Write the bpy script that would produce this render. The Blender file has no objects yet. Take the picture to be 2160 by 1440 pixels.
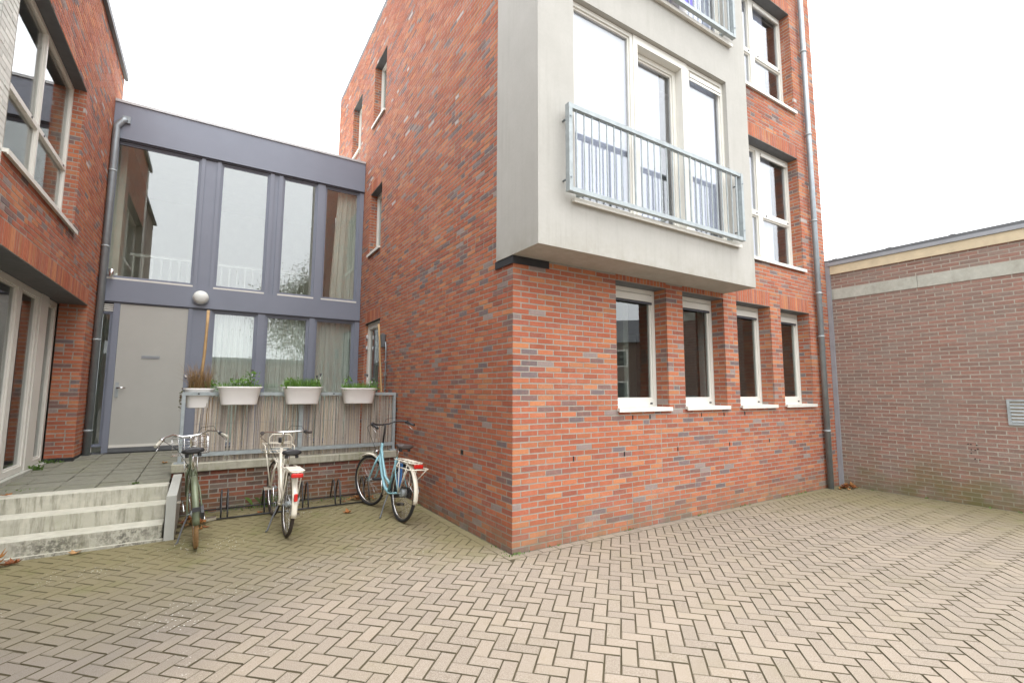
import bpy, math, random
from mathutils import Vector, Matrix, noise
rng = random.Random(7)
R = math.radians

# ------------------------------------------------------------------ camera, sky, sun, exposure
scene = bpy.context.scene
COL = scene.collection
FPX = 1003.0                                   # focal length in pixels of a 2160 px wide frame
pit, rol, yaw = R(5.93), R(-0.2), R(57.7)
fw = Vector((math.cos(yaw)*math.cos(pit), math.sin(yaw)*math.cos(pit), math.sin(pit)))
rt = Vector((math.sin(yaw), -math.cos(yaw), 0)); dn = fw.cross(rt)
rt2 = math.cos(rol)*rt + math.sin(rol)*dn; dn2 = -math.sin(rol)*rt + math.cos(rol)*dn
CAM = Vector((-2.6015, -4.1014, 1.6))
cam = bpy.data.objects.new('camera', bpy.data.cameras.new('camera')); COL.objects.link(cam)
cam.data.sensor_width = 36; cam.data.lens = FPX/2160*36; cam.data.clip_start = .05; cam.data.clip_end = 600
m = Matrix((rt2, -dn2, -fw)).transposed().to_4x4(); m.translation = CAM; cam.matrix_world = m
scene.camera = cam

SUN_EL, SUN_AZ = R(68), R(-75)                 # direction towards the light, azimuth from +X
world = bpy.data.worlds.new('World'); scene.world = world; world.use_nodes = True
wn, wl = world.node_tree.nodes, world.node_tree.links
wn.clear()
sky = wn.new('ShaderNodeTexSky'); sky.sky_type = 'NISHITA'; sky.sun_disc = False
sky.sun_elevation = SUN_EL; sky.sun_rotation = R(90)-SUN_AZ; sky.dust_density = 4; sky.air_density = 1
hsv = wn.new('ShaderNodeHueSaturation'); hsv.inputs['Saturation'].default_value = .12
wmix = wn.new('ShaderNodeMixRGB'); wmix.inputs[0].default_value = .82; wmix.inputs[2].default_value = (10.2, 10.5, 10.9, 1)   # closed cloud deck
wbg = wn.new('ShaderNodeBackground'); wbg.inputs[1].default_value = .12
wout = wn.new('ShaderNodeOutputWorld')
wtc = wn.new('ShaderNodeTexCoord'); wsx = wn.new('ShaderNodeSeparateXYZ'); wmr = wn.new('ShaderNodeMapRange')      # overcast: zenith brighter than horizon
for i_, v_ in enumerate((0, 1, .72, 1.36)): wmr.inputs[1+i_].default_value = v_
wvm = wn.new('ShaderNodeVectorMath'); wvm.operation = 'SCALE'
wl.new(wtc.outputs['Generated'], wsx.inputs[0]); wl.new(wsx.outputs[2], wmr.inputs[0]); wl.new(wmr.outputs[0], wvm.inputs['Scale'])
wl.new(sky.outputs[0], hsv.inputs['Color']); wl.new(hsv.outputs[0], wmix.inputs[1]); wl.new(wmix.outputs[0], wvm.inputs[0]); wl.new(wvm.outputs[0], wbg.inputs[0]); wl.new(wbg.outputs[0], wout.inputs[0])
sun = bpy.data.objects.new('sun', bpy.data.lights.new('sun', 'SUN')); COL.objects.link(sun)
sun.data.energy = .5; sun.data.angle = R(60); sun.data.color = (1, .97, .92)
sd = Vector((math.cos(SUN_EL)*math.cos(SUN_AZ), math.cos(SUN_EL)*math.sin(SUN_AZ), math.sin(SUN_EL)))
sun.rotation_euler = sd.to_track_quat('Z', 'Y').to_euler()
vs = scene.view_settings; vs.view_transform = 'Standard'; vs.look = 'None'; vs.gamma = 1; vs.use_curve_mapping = False
vs.exposure = 1.56

# ------------------------------------------------------------------ helpers
def proj(p):
    d = Vector(p)-CAM; z = d.dot(fw)
    if z < .05: return None
    return (1080+FPX*d.dot(rt2)/z, 720+FPX*d.dot(dn2)/z)
def px_area(quad):
    q = [proj(p) for p in quad]
    if any(a is None for a in q): return 0
    cx = sum(a[0] for a in q)/4; cy = sum(a[1] for a in q)/4
    if not (0 < cx < 2160 and 0 < cy < 1440): return 0
    s = 0
    for i in range(4):
        a, b = q[i], q[(i+1) % 4]; s += a[0]*b[1]-b[0]*a[1]
    return abs(s)/2

ORG = {}
def link(o, parent=None):
    COL.objects.link(o)
    if parent: o.parent = parent
    return o
def tag(o, label=None, cat=None, group=None, kind=None):
    if label: o['label'] = label
    if cat: o['category'] = cat
    if group: o['group'] = group
    if kind: o['kind'] = kind
    return o
def thing(name, loc, label, cat, group=None):
    o = bpy.data.objects.new(name, None); o.empty_display_size = .1
    link(o); o.location = loc; ORG[o.name] = Vector(loc)
    return tag(o, label, cat, group)

class MB:
    def __init__(s): s.v = []; s.f = []; s.c = []; s.sm = []
    def face(s, pts, col=None, smooth=False):
        n = len(s.v); s.v += [tuple(p) for p in pts]; s.f.append(tuple(range(n, n+len(pts)))); s.c.append(col); s.sm.append(smooth)
    def mesh(s, vs, fs, col=None, smooth=False):
        n = len(s.v); s.v += [tuple(p) for p in vs]
        for f in fs: s.f.append(tuple(n+i for i in f)); s.c.append(col); s.sm.append(smooth)
        return s
    def box(s, x0, x1, y0, y1, z0, z1, col=None, skip=()):
        x0, x1 = min(x0, x1), max(x0, x1); y0, y1 = min(y0, y1), max(y0, y1); z0, z1 = min(z0, z1), max(z0, z1)
        v = [(x0,y0,z0),(x1,y0,z0),(x1,y1,z0),(x0,y1,z0),(x0,y0,z1),(x1,y0,z1),(x1,y1,z1),(x0,y1,z1)]
        F = {'-z':(3,2,1,0),'+z':(4,5,6,7),'-y':(0,1,5,4),'+x':(1,2,6,5),'+y':(2,3,7,6),'-x':(3,0,4,7)}
        return s.mesh(v, [f for k, f in F.items() if k not in skip], col)
    def cbox(s, x0, x1, y0, y1, z0, z1, b=.004, col=None):        # box with chamfered edges along its visible corners
        b = min(b, (x1-x0)/3, (y1-y0)/3, (z1-z0)/3); vs = []
        for z, i in ((z0, b), (z0+b, 0), (z1-b, 0), (z1, b)):
            vs += [(x0+i+b,y0+i,z),(x1-i-b,y0+i,z),(x1-i,y0+i+b,z),(x1-i,y1-i-b,z),(x1-i-b,y1-i,z),(x0+i+b,y1-i,z),(x0+i,y1-i-b,z),(x0+i,y0+i+b,z)]
        fs = [tuple(range(7,-1,-1)), tuple(range(24,32))]
        for k in range(3):
            for j in range(8):
                a, c = k*8+j, k*8+(j+1) % 8; fs.append((a, c, c+8, a+8))
        return s.mesh(vs, fs, col)
    def tube(s, pts, r, n=8, closed=False, col=None, cap=True):
        P = [Vector(p) for p in pts]; rs = r if isinstance(r, (list, tuple)) else [r]*len(P); N = len(P); vs = []
        t0 = (P[1]-P[0]).normalized(); up = Vector((0,0,1)) if abs(t0.z) < .9 else Vector((0,1,0))
        a = t0.cross(up).normalized()
        for i in range(N):
            if closed: t = (P[(i+1) % N]-P[i-1]).normalized()
            else: t = (P[min(i+1, N-1)]-P[max(i-1, 0)]).normalized()
            a = (a-t*a.dot(t)); a = a.normalized() if a.length > 1e-6 else t.orthogonal().normalized(); b = t.cross(a)
            for k in range(n):
                w = 2*math.pi*k/n; vs.append(P[i]+rs[i]*(math.cos(w)*a+math.sin(w)*b))
        fs = []
        for i in range(N if closed else N-1):
            j = (i+1) % N
            for k in range(n):
                l = (k+1) % n; fs.append((i*n+k, i*n+l, j*n+l, j*n+k))
        s.mesh(vs, fs, col, True)
        if not closed and cap:
            n0 = len(s.v)-len(vs); s.f.append(tuple(n0+k for k in range(n-1,-1,-1))); s.c.append(col); s.sm.append(False)
            s.f.append(tuple(n0+(N-1)*n+k for k in range(n))); s.c.append(col); s.sm.append(False)
        return s
    def loft(s, rings, col=None, cap=True, smooth=True, closed=True):
        n = len(rings[0]); vs = [p for r_ in rings for p in r_]; fs = []
        for i in range(len(rings)-1):
            for k in range(n if closed else n-1):
                l = (k+1) % n; fs.append((i*n+k, i*n+l, (i+1)*n+l, (i+1)*n+k))
        s.mesh(vs, fs, col, smooth)
        if cap and closed:
            n0 = len(s.v)-len(vs)
            s.f += [tuple(n0+k for k in range(n-1,-1,-1)), tuple(n0+(len(rings)-1)*n+k for k in range(n))]; s.c += [col, col]; s.sm += [False, False]
        return s
    def xf(s, M):
        s.v = [tuple(M @ Vector(p)) for p in s.v]; return s
    def data(s, name, mat, off=(0,0,0)):
        me = bpy.data.meshes.new(name); o = Vector(off)
        me.from_pydata([(p[0]-o.x, p[1]-o.y, p[2]-o.z) for p in s.v], [], s.f)
        if any(s.sm): me.polygons.foreach_set('use_smooth', s.sm)
        if any(c is not None for c in s.c):
            at = me.attributes.new('tint', 'FLOAT_COLOR', 'FACE'); buf = []
            for c in s.c: buf += list(c or (1,1,1))+[1]
            at.data.foreach_set('color', buf)
        me.materials.append(mat); me.update(); return me
    def build(s, name, mat, parent=None, origin=None, local=False):
        if origin is None: origin = ORG.get(parent.name, Vector((0,0,0))) if parent and not local else Vector((0,0,0))
        origin = Vector(origin); me = s.data(name, mat, origin); o = bpy.data.objects.new(name, me); link(o, parent)
        if parent is None: o.location = origin
        ORG[o.name] = origin; return o

# ------------------------------------------------------------------ materials
def nmat(name):
    m = bpy.data.materials.new(name); m.use_nodes = True; nt = m.node_tree
    return m, nt, nt.nodes['Principled BSDF']
class NT:
    def __init__(s, nt): s.nt = nt; s.pos = s.n('ShaderNodeNewGeometry').outputs['Position']
    def n(s, t, **k):
        nd = s.nt.nodes.new(t)
        for a, b in k.items(): setattr(nd, a, b)
        return nd
    def l(s, a, b): s.nt.links.new(a, b)
    def noise(s, scale, detail=4, rough=.6, vec=None, dist=0):
        n = s.n('ShaderNodeTexNoise'); n.inputs['Scale'].default_value = scale; n.inputs['Detail'].default_value = detail
        n.inputs['Roughness'].default_value = rough; n.inputs['Distortion'].default_value = dist
        s.l(vec or s.pos, n.inputs['Vector']); return n.outputs['Fac']
    def scaled(s, x, y, z):
        n = s.n('ShaderNodeVectorMath', operation='MULTIPLY'); s.l(s.pos, n.inputs[0]); n.inputs[1].default_value = (x,y,z); return n.outputs[0]
    def ramp(s, fac, lo, hi, a=0., b=1.):
        n = s.n('ShaderNodeMapRange', clamp=True); s.l(fac, n.inputs[0])
        for i, v in enumerate((lo, hi, a, b)): n.inputs[1+i].default_value = v
        return n.outputs[0]
    def math(s, op, a, b=None, clamp=False):
        n = s.n('ShaderNodeMath', operation=op, use_clamp=clamp)
        for i, v in enumerate((a, b)):
            if v is None: continue
            if isinstance(v, (int, float)): n.inputs[i].default_value = v
            else: s.l(v, n.inputs[i])
        return n.outputs[0]
    def mix(s, fac, a, b, mode='MIX'):
        n = s.n('ShaderNodeMixRGB', blend_type=mode)
        for i, v in enumerate((fac, a, b)):
            if isinstance(v, (int, float)): n.inputs[i].default_value = v
            elif isinstance(v, (tuple, list)): n.inputs[i].default_value = tuple(v)+((1,) if len(v) == 3 else ())
            else: s.l(v, n.inputs[i])
        return n.outputs[0]
    def sep(s):
        n = s.n('ShaderNodeSeparateXYZ'); s.l(s.pos, n.inputs[0]); return n.outputs
    def bump(s, h, strength, dist, bsdf):
        n = s.n('ShaderNodeBump'); n.inputs['Strength'].default_value = strength; n.inputs['Distance'].default_value = dist
        s.l(h, n.inputs['Height']); s.l(n.outputs[0], bsdf.inputs['Normal'])
    def tint(s, obj):
        if obj: return s.n('ShaderNodeObjectInfo').outputs['Color']
        return s.n('ShaderNodeAttribute', attribute_name='tint').outputs['Color']

def plain(name, col, rough=.6, metal=0, vary=.12, scale=6, bump=0, bscale=60, spec=.5):
    m, nt, b = nmat(name); g = NT(nt)
    f = g.ramp(g.noise(scale, 6), .25, .75, 1-vary, 1+vary)
    n = g.n('ShaderNodeVectorMath', operation='SCALE'); n.inputs[0].default_value = col; g.l(f, n.inputs['Scale'])
    g.l(n.outputs[0], b.inputs['Base Color'])
    g.l(g.ramp(g.noise(scale*2.3, 5), .2, .8, max(.05, rough-.1), min(1, rough+.1)), b.inputs['Roughness'])
    b.inputs['Metallic'].default_value = metal; b.inputs['Specular IOR Level'].default_value = spec
    if bump: g.bump(g.noise(bscale, 5), bump, .004, b)
    return m
def brick_mat(name, obj=False, moss=.0, eff=.5, mott=.3):
    m, nt, b = nmat(name); g = NT(nt); c = g.tint(obj)
    c = g.mix(g.ramp(g.noise(45, 5, .7), .35, .75, 0, mott), c, (.12,.055,.045))
    c = g.mix(g.ramp(g.noise(18, 3), .5, .8, 0, .3), c, (.5,.24,.15)); c = g.mix(g.ramp(g.noise(.7, 5, .6), .35, .7, 0, .14), c, (.26,.17,.14))
    x, y, z = g.sep()
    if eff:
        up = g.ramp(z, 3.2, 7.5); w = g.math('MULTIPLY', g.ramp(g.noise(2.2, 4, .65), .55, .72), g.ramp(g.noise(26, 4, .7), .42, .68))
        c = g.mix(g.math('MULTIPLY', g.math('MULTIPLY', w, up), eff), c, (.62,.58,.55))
    w2 = g.math('MULTIPLY', g.ramp(g.noise(1.6, 5, .7), .5, .75), g.ramp(g.noise(60, 3, .6), .45, .7))
    c = g.mix(g.math('MULTIPLY', w2, .35), c, (.55,.47,.42))
    low = g.math('MULTIPLY', g.ramp(z, .35, .0), g.ramp(g.noise(5, 5, .65), .3, .65))
    c = g.mix(g.math('MULTIPLY', low, .8), c, (.16,.14,.095))
    if moss:
        fl_ = g.ramp(g.noise(.9, 6, .65), .35, .68); c = g.mix(g.math('MULTIPLY', fl_, .42 if moss > .5 else 0.), c, (.235,.2,.17))
        mo = g.math('MULTIPLY', g.ramp(z, .8, .0), g.ramp(g.noise(2.1, 5, .6), .38, .62)); c = g.mix(g.math('MULTIPLY', mo, moss), c, (.115,.115,.03))
    g.l(c, b.inputs['Base Color']); b.inputs['Roughness'].default_value = .88; b.inputs['Specular IOR Level'].default_value = .25
    g.bump(g.noise(140, 4, .7), .5, .003, b); return m
def mortar_mat(name, col, moss=0.):
    m, nt, b = nmat(name); g = NT(nt); x, y, z = g.sep()
    c = g.mix(g.ramp(g.noise(9, 6, .7), .3, .7), tuple(v*.8 for v in col), tuple(v*1.15 for v in col))
    low = g.math('MULTIPLY', g.ramp(z, .4, .0), g.ramp(g.noise(5, 5), .25, .6)); c = g.mix(g.math('MULTIPLY', low, .7), c, (.15,.14,.09))
    if moss:
        fl_ = g.ramp(g.noise(.9, 6, .65), .35, .68); c = g.mix(g.math('MULTIPLY', fl_, .42 if moss > .5 else 0.), c, (.235,.2,.17))
        mo = g.math('MULTIPLY', g.ramp(z, .8, .0), g.ramp(g.noise(2.1, 5, .6), .38, .62)); c = g.mix(g.math('MULTIPLY', mo, moss), c, (.13,.13,.035))
    g.l(c, b.inputs['Base Color']); b.inputs['Roughness'].default_value = .95; g.bump(g.noise(220, 3), .5, .003, b); return m
def paver_mat(name, obj=False):
    m, nt, b = nmat(name); g = NT(nt); c = g.tint(obj); x, y, z = g.sep()
    c = g.mix(g.ramp(g.noise(230, 3, .8), .44, .62), c, (.34,.295,.25))                         # exposed grit
    c = g.mix(g.ramp(g.noise(160, 3, .8), .6, .74, 0, .6), c, (.16,.14,.125))
    # pavers turn greyer and darker towards the steps, edge broken by noise
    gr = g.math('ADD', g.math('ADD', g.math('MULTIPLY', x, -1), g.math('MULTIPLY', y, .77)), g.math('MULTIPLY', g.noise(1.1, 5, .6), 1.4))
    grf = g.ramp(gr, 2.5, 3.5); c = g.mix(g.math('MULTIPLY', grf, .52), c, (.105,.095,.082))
    # moss film: along the shaded court and the walls
    court = g.math('MULTIPLY', g.ramp(y, -.2, 2.1), g.ramp(x, .6, -.2))
    wall = g.ramp(g.math('ADD', x, g.math('MULTIPLY', y, .55)), 2.9, 5.6)
    strip = g.math('MULTIPLY', g.math('MULTIPLY', g.ramp(x, -1.1, -.15), g.ramp(x, .05, 0)), g.ramp(y, -.25, .5))
    strip2 = g.math('MULTIPLY', g.ramp(y, -.5, -.02), g.ramp(x, 2.5, 5.5))
    mo = g.math('MAXIMUM', g.math('MAXIMUM', court, wall), g.math('MAXIMUM', strip, strip2))
    mf = g.ramp(g.math('ADD', g.math('MULTIPLY', mo, .85), g.math('MULTIPLY', g.noise(1.5, 6, .62), .75)), .38, 1.12)
    c = g.mix(g.math('MULTIPLY', mf, .8), c, (.185,.158,.072))
    pat = g.math('MULTIPLY', mf, g.ramp(g.noise(3.2, 5, .65), .52, .7)); c = g.mix(g.math('MULTIPLY', pat, .55), c, (.125,.13,.04))
    wr = g.math('MULTIPLY', g.ramp(g.math('SUBTRACT', x, g.math('MULTIPLY', y, .35)), .8, 3.6), g.ramp(g.noise(1.3, 5, .6), .3, .6, .35, 1)); c = g.mix(g.math('MULTIPLY', wr, .3), c, (.125,.108,.085))
    # lime and lichen specks
    vo = g.n('ShaderNodeTexVoronoi'); vo.inputs['Scale'].default_value = 32; g.l(g.scaled(1, 1, .01), vo.inputs['Vector'])
    sp = g.math('MULTIPLY', g.math('LESS_THAN', vo.outputs['Distance'], .16), g.math('MULTIPLY', g.ramp(g.noise(.9, 4, .6), .54, .66), g.ramp(x, .6, -.6)))
    c = g.mix(g.math('MULTIPLY', sp, .75), c, (.75,.74,.7))
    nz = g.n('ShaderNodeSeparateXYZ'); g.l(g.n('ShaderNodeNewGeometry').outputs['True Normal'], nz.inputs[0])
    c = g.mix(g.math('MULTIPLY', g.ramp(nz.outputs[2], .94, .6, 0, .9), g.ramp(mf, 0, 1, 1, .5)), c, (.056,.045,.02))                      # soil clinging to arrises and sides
    g.l(c, b.inputs['Base Color']); g.l(g.ramp(mf, 0, 1, .8, .95), b.inputs['Roughness']); b.inputs['Specular IOR Level'].default_value = .35
    g.bump(g.noise(260, 3, .7), .35, .002, b); return m
def concrete_mat(name, col, stain=.6, green=.3):
    m, nt, b = nmat(name); g = NT(nt); x, y, z = g.sep()
    c = g.mix(g.ramp(g.noise(12, 6, .7), .3, .7), tuple(v*.82 for v in col), tuple(v*1.12 for v in col))
    st = g.math('MULTIPLY', g.ramp(g.noise(7, 6, .7, g.scaled(2.6, .5, .3)), .47, .66), g.ramp(g.noise(1.6, 4), .3, .55))
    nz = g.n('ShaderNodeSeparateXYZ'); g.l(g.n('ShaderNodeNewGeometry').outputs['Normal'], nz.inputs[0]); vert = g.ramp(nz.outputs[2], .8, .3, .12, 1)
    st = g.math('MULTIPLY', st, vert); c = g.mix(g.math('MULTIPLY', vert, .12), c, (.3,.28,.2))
    c = g.mix(g.math('MULTIPLY', st, stain), c, (.16,.15,.105))
    sp = g.math('MULTIPLY', g.math('MULTIPLY', g.ramp(g.noise(26, 6, .75), .44, .56), vert), g.math('MULTIPLY', g.ramp(z, .2, .13), g.ramp(g.noise(3, 4), .35, .55))); c = g.mix(g.math('MULTIPLY', sp, stain), c, (.06,.055,.045))
    gn = g.math('MULTIPLY', g.ramp(g.noise(2.3, 5, .65), .5, .72), g.ramp(g.noise(24, 4, .7), .35, .6)); c = g.mix(g.math('MULTIPLY', gn, green), c, (.14,.15,.05))
    g.l(c, b.inputs['Base Color']); b.inputs['Roughness'].default_value = .9; g.bump(g.noise(120, 5, .7), .4, .003, b); return m
def stucco_mat():
    m, nt, b = nmat('stucco'); g = NT(nt); x, y, z = g.sep()
    c = g.mix(g.ramp(g.noise(2.2, 6, .65), .3, .7), (.4,.386,.352), (.445,.43,.394))
    c = g.mix(g.ramp(g.noise(38, 5, .75), .42, .7, 0, .25), c, (.35,.34,.3))
    st = g.math('MULTIPLY', g.ramp(g.noise(5, 6, .7, g.scaled(3.2, 3.2, .12)), .5, .74), g.ramp(g.noise(.8, 3), .4, .65))
    c = g.mix(g.math('MULTIPLY', st, .45), c, (.26,.25,.21))
    low = g.math('MULTIPLY', g.ramp(z, 3.3, 3.0), g.ramp(g.noise(6, 5, .7), .35, .65)); c = g.mix(g.math('MULTIPLY', low, .5), c, (.3,.28,.22))
    g.l(c, b.inputs['Base Color']); b.inputs['Roughness'].default_value = .92; b.inputs['Specular IOR Level'].default_value = .2
    g.bump(g.noise(230, 4, .75), .55, .004, b); return m
def tinted(name, rough=.8, metal=0, vary=.25, scale=30, bump=.3, obj=False, trans=0):
    m, nt, b = nmat(name); g = NT(nt); c = g.tint(obj)
    c = g.mix(g.ramp(g.noise(scale, 5, .7), .35, .75, 0, vary), c, (.05,.04,.03))
    g.l(c, b.inputs['Base Color']); b.inputs['Roughness'].default_value = rough; b.inputs['Metallic'].default_value = metal
    if bump: g.bump(g.noise(scale*5, 3), bump, .003, b)
    if trans:
        t = g.n('ShaderNodeBsdfTranslucent'); g.l(c, t.inputs[0]); mx = g.n('ShaderNodeMixShader'); mx.inputs[0].default_value = trans
        g.l(b.outputs[0], mx.inputs[1]); g.l(t.outputs[0], mx.inputs[2]); g.l(mx.outputs[0], nt.nodes['Material Output'].inputs[0])
    return m
def glass_mat(name, r0=.085, tintc=(.93,.96,.94)):
    m = bpy.data.materials.new(name); m.use_nodes = True; nt = m.node_tree; nt.nodes.clear(); g = NT(nt)
    lw = g.n('ShaderNodeLayerWeight'); lw.inputs[0].default_value = .5
    f = g.math('ADD', g.math('MULTIPLY', g.math('POWER', lw.outputs['Facing'], 5), 1-r0), r0)
    tr = g.n('ShaderNodeBsdfTransparent'); tr.inputs[0].default_value = tintc+(1,)
    gl = g.n('ShaderNodeBsdfGlossy'); gl.inputs['Roughness'].default_value = .0
    bp = g.n('ShaderNodeBump'); bp.inputs['Strength'].default_value = .02; bp.inputs['Distance'].default_value = .01; g.l(g.noise(1.3, 1), bp.inputs['Height']); g.l(bp.outputs[0], gl.inputs['Normal'])
    mx = g.n('ShaderNodeMixShader'); g.l(f, mx.inputs[0]); g.l(tr.outputs[0], mx.inputs[1]); g.l(gl.outputs[0], mx.inputs[2])
    o = g.n('ShaderNodeOutputMaterial'); g.l(mx.outputs[0], o.inputs[0]); return m
def cloth_mat(name, col, trans=.45):
    m, nt, b = nmat(name); g = NT(nt); b.inputs['Base Color'].default_value = col+(1,); b.inputs['Roughness'].default_value = .9
    t = g.n('ShaderNodeBsdfTranslucent'); t.inputs[0].default_value = col+(1,); mx = g.n('ShaderNodeMixShader'); mx.inputs[0].default_value = trans
    g.l(b.outputs[0], mx.inputs[1]); g.l(t.outputs[0], mx.inputs[2]); g.l(mx.outputs[0], nt.nodes['Material Output'].inputs[0]); return m

M = dict(
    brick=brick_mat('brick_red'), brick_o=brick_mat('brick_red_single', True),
    pbrick=brick_mat('brick_wet', False, .45, 0, .4), pbrick_o=brick_mat('brick_wet_single', True, .45, 0, .4), gbrick=brick_mat('brick_brown', False, .75, 0, .35), gbrick_o=brick_mat('brick_brown_single', True, .75, 0, .35),
    wbrick=tinted('brick_white_paint', .7, vary=.12, scale=14),
    mortar=mortar_mat('mortar_grey', (.31,.292,.248)), gmortar=mortar_mat('mortar_pale', (.37,.34,.285), .6), wmortar=mortar_mat('mortar_white', (.5,.5,.46)),
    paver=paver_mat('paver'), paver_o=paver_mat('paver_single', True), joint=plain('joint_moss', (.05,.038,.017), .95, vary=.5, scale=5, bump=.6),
    ground=plain('ground_far', (.2,.18,.16), .9, vary=.25, scale=3),
    concrete=concrete_mat('concrete', (.5,.48,.4), .75), cap=concrete_mat('concrete_cap', (.43,.41,.33), .5, .8), tile=concrete_mat('concrete_tile', (.185,.18,.14), .5, .45),
    cheek=plain('cheek_plate', (.42,.42,.38), .6, vary=.15, scale=3),
    band=concrete_mat('concrete_band', (.42,.42,.37), .3, .12),
    stucco=stucco_mat(),
    frame=plain('frame_white', (.66,.64,.58), .45, vary=.04, scale=3), sill=plain('sill_stone', (.66,.64,.58), .6, vary=.08, scale=8),
    panel=plain('panel_bluegrey', (.187,.204,.25), .42, vary=.05, scale=2), panel_d=plain('groove_dark', (.06,.062,.075), .6),
    trim=plain('trim_zinc', (.42,.42,.42), .5, .3, .1, 4),
    door=plain('door_beige', (.4,.395,.36), .55, vary=.03, scale=4),
    galv=plain('galvanised', (.33,.365,.37), .55, .2, .18, 14), zinc=plain('zinc_pipe', (.27,.3,.315), .5, .5, .14, 8),
    steel=plain('steel_dark', (.13,.135,.14), .6, .3), black=plain('black_rubber', (.022,.022,.024), .7, vary=.2), blackp=plain('black_plastic', (.03,.03,.032), .45, vary=.2),
    flash=plain('flashing_black', (.02,.02,.022), .75), chrome=plain('chrome', (.75,.75,.74), .2, 1, .1, 20), dark=plain('dark_void', (.012,.012,.012), .9),
    glass=glass_mat('glass', .165), glass_d=glass_mat('glass_lower', .13, (.78,.81,.8)), glass_b=glass_mat('glass_bay', .16, (.9,.92,.95)),
    inner=plain('interior_plaster', (.8,.8,.7), .9, vary=.05), innerd=plain('interior_floor', (.2,.17,.14), .6),
    sheer=cloth_mat('curtain_sheer', (.88,.9,.86), .25), cream=cloth_mat('curtain_cream', (.93,.92,.85), .3), blind=cloth_mat('blind_white', (.74,.74,.8), .3), purple=cloth_mat('cloth_purple', (.22,.19,.6), .15),
    timber=plain('fascia_timber', (.55,.46,.31), .75, vary=.15, scale=5), leadgrey=plain('lead_grey', (.3,.31,.33), .55, .2, .12, 4), roofdark=plain('roof_edge', (.12,.125,.13), .7),
    pot=plain('pot_white', (.83,.8,.77), .4, vary=.04, scale=5), soil=plain('soil', (.05,.035,.022), .95, vary=.4, scale=60),
    reed=tinted('reed', .85, vary=.22, scale=40), pole=plain('bamboo_pole', (.42,.27,.12), .6, vary=.2, scale=15),
    leafg=tinted('leaf_green', .6, vary=.15, bump=0, trans=.3), dry=tinted('leaf_dry', .7, vary=.25, scale=60, bump=0, trans=.2),
    lampw=plain('lamp_opal', (.72,.74,.7), .35, vary=.03), lampg=plain('lamp_ring', (.25,.26,.27), .4, .4),
    red=plain('reflector_red', (.55,.02,.015), .25, vary=.1), green=plain('bike_green', (.13,.15,.09), .4, .2, .25, 9), cyan=plain('bike_blue', (.27,.5,.56), .32, .1, .06), bwhite=plain('bike_white', (.74,.69,.58), .35, vary=.06), tyre_t=plain('tyre_tan', (.32,.19,.085), .8, vary=.3, scale=25), tyre_b=plain('tyre_brown', (.05,.038,.03), .75), saddle_b=plain('saddle_brown', (.075,.06,.055), .6), grip=plain('grip_beige', (.42,.4,.33), .7), blue=plain('lock_blue', (.06,.2,.5), .4),
    bark=plain('bark', (.09,.07,.05), .95, vary=.3), rooft=plain('roof_slate', (.05,.052,.058), .7), farbrick=plain('far_brick', (.13,.085,.065), .9, vary=.2),
)

# ------------------------------------------------------------------ planes and masonry
class Pl:                                              # a vertical plane: u along it, d into the wall, z up
    def __init__(s, axis, o, sg): s.axis = axis; s.o = o; s.sg = sg
    def P(s, u, d, z): return (u, s.o+s.sg*d, z) if axis_is_y(s) else (s.o+s.sg*d, u, z)
    def box(s, mb, u0, u1, d0, d1, z0, z1, col=None, skip=()):
        a, b = s.P(u0, d0, z0), s.P(u1, d1, z1); return mb.box(a[0], b[0], a[1], b[1], a[2], b[2], col, skip)
    def skipback(s): return (('+' if s.sg > 0 else '-')+s.axis,)
def axis_is_y(s): return s.axis == 'y'
FRONT, SIDE, LEFTW, GAR, LINK, PLANT = Pl('y', 0, 1), Pl('x', 0, 1), Pl('x', -4.25, -1), Pl('x', 6.72, 1), Pl('y', 6.05, 1), Pl('y', 3.485, 1)

def slab(mb, pl, u0, u1, z0, z1, th, ops):
    zs = sorted({z0, z1}|{min(max(v, z0), z1) for o in ops for v in o[2:4]})
    for a, b in zip(zs, zs[1:]):
        if b-a < 1e-4: continue
        zm = (a+b)/2; iv = cut([(u0, u1)], [(o[0], o[1]) for o in ops if o[2] < zm < o[3]])
        for p, q in iv: pl.box(mb, p, q, 0, th, a, b)
def cut(iv, holes):
    for h0, h1 in holes:
        out = []
        for a, b in iv:
            if h1 <= a or h0 >= b: out.append((a, b)); continue
            if h0 > a: out.append((a, h0))
            if h1 < b: out.append((h1, b))
        iv = out
    return iv
RED = [((.40,.118,.056), 5), ((.44,.145,.066), 4), ((.37,.104,.053), 4), ((.48,.185,.08), 2), ((.32,.1,.062), 2.2), ((.2,.115,.1), 1.0), ((.16,.125,.125), .7), ((.27,.215,.195), .5)]
BROWN = [((.27,.15,.118), 4), ((.3,.165,.128), 3), ((.235,.15,.122), 3), ((.245,.175,.145), 2)]
WHITE = [((.62,.62,.57), 3), ((.57,.58,.53), 2)]
def pick(pal, z=0, eff=True, u=None):
    if eff and z > 3.6 and rng.random() < .014*min(1, (z-3.6)/2.5): c = (.46,.40,.37)
    elif u is None: c = rng.choices([p[0] for p in pal], [p[1] for p in pal])[0]
    else:
        n_ = noise.noise(Vector((u*1.1, z*1.6, 3.7)))+.6*noise.noise(Vector((u*3.1, z*4, 9.1)))
        c = rng.choices([p[0] for p in pal], [p[1]*(max(.25, 1+2.2*n_) if sum(p[0]) < .5 else 1) for p in pal])[0]
    k = rng.uniform(.86, 1.14); return tuple(min(1, v*k) for v in c)
BR, LS, LH, J, CH, BH = [], .197, .094, .0135, .06, .0462
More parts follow.
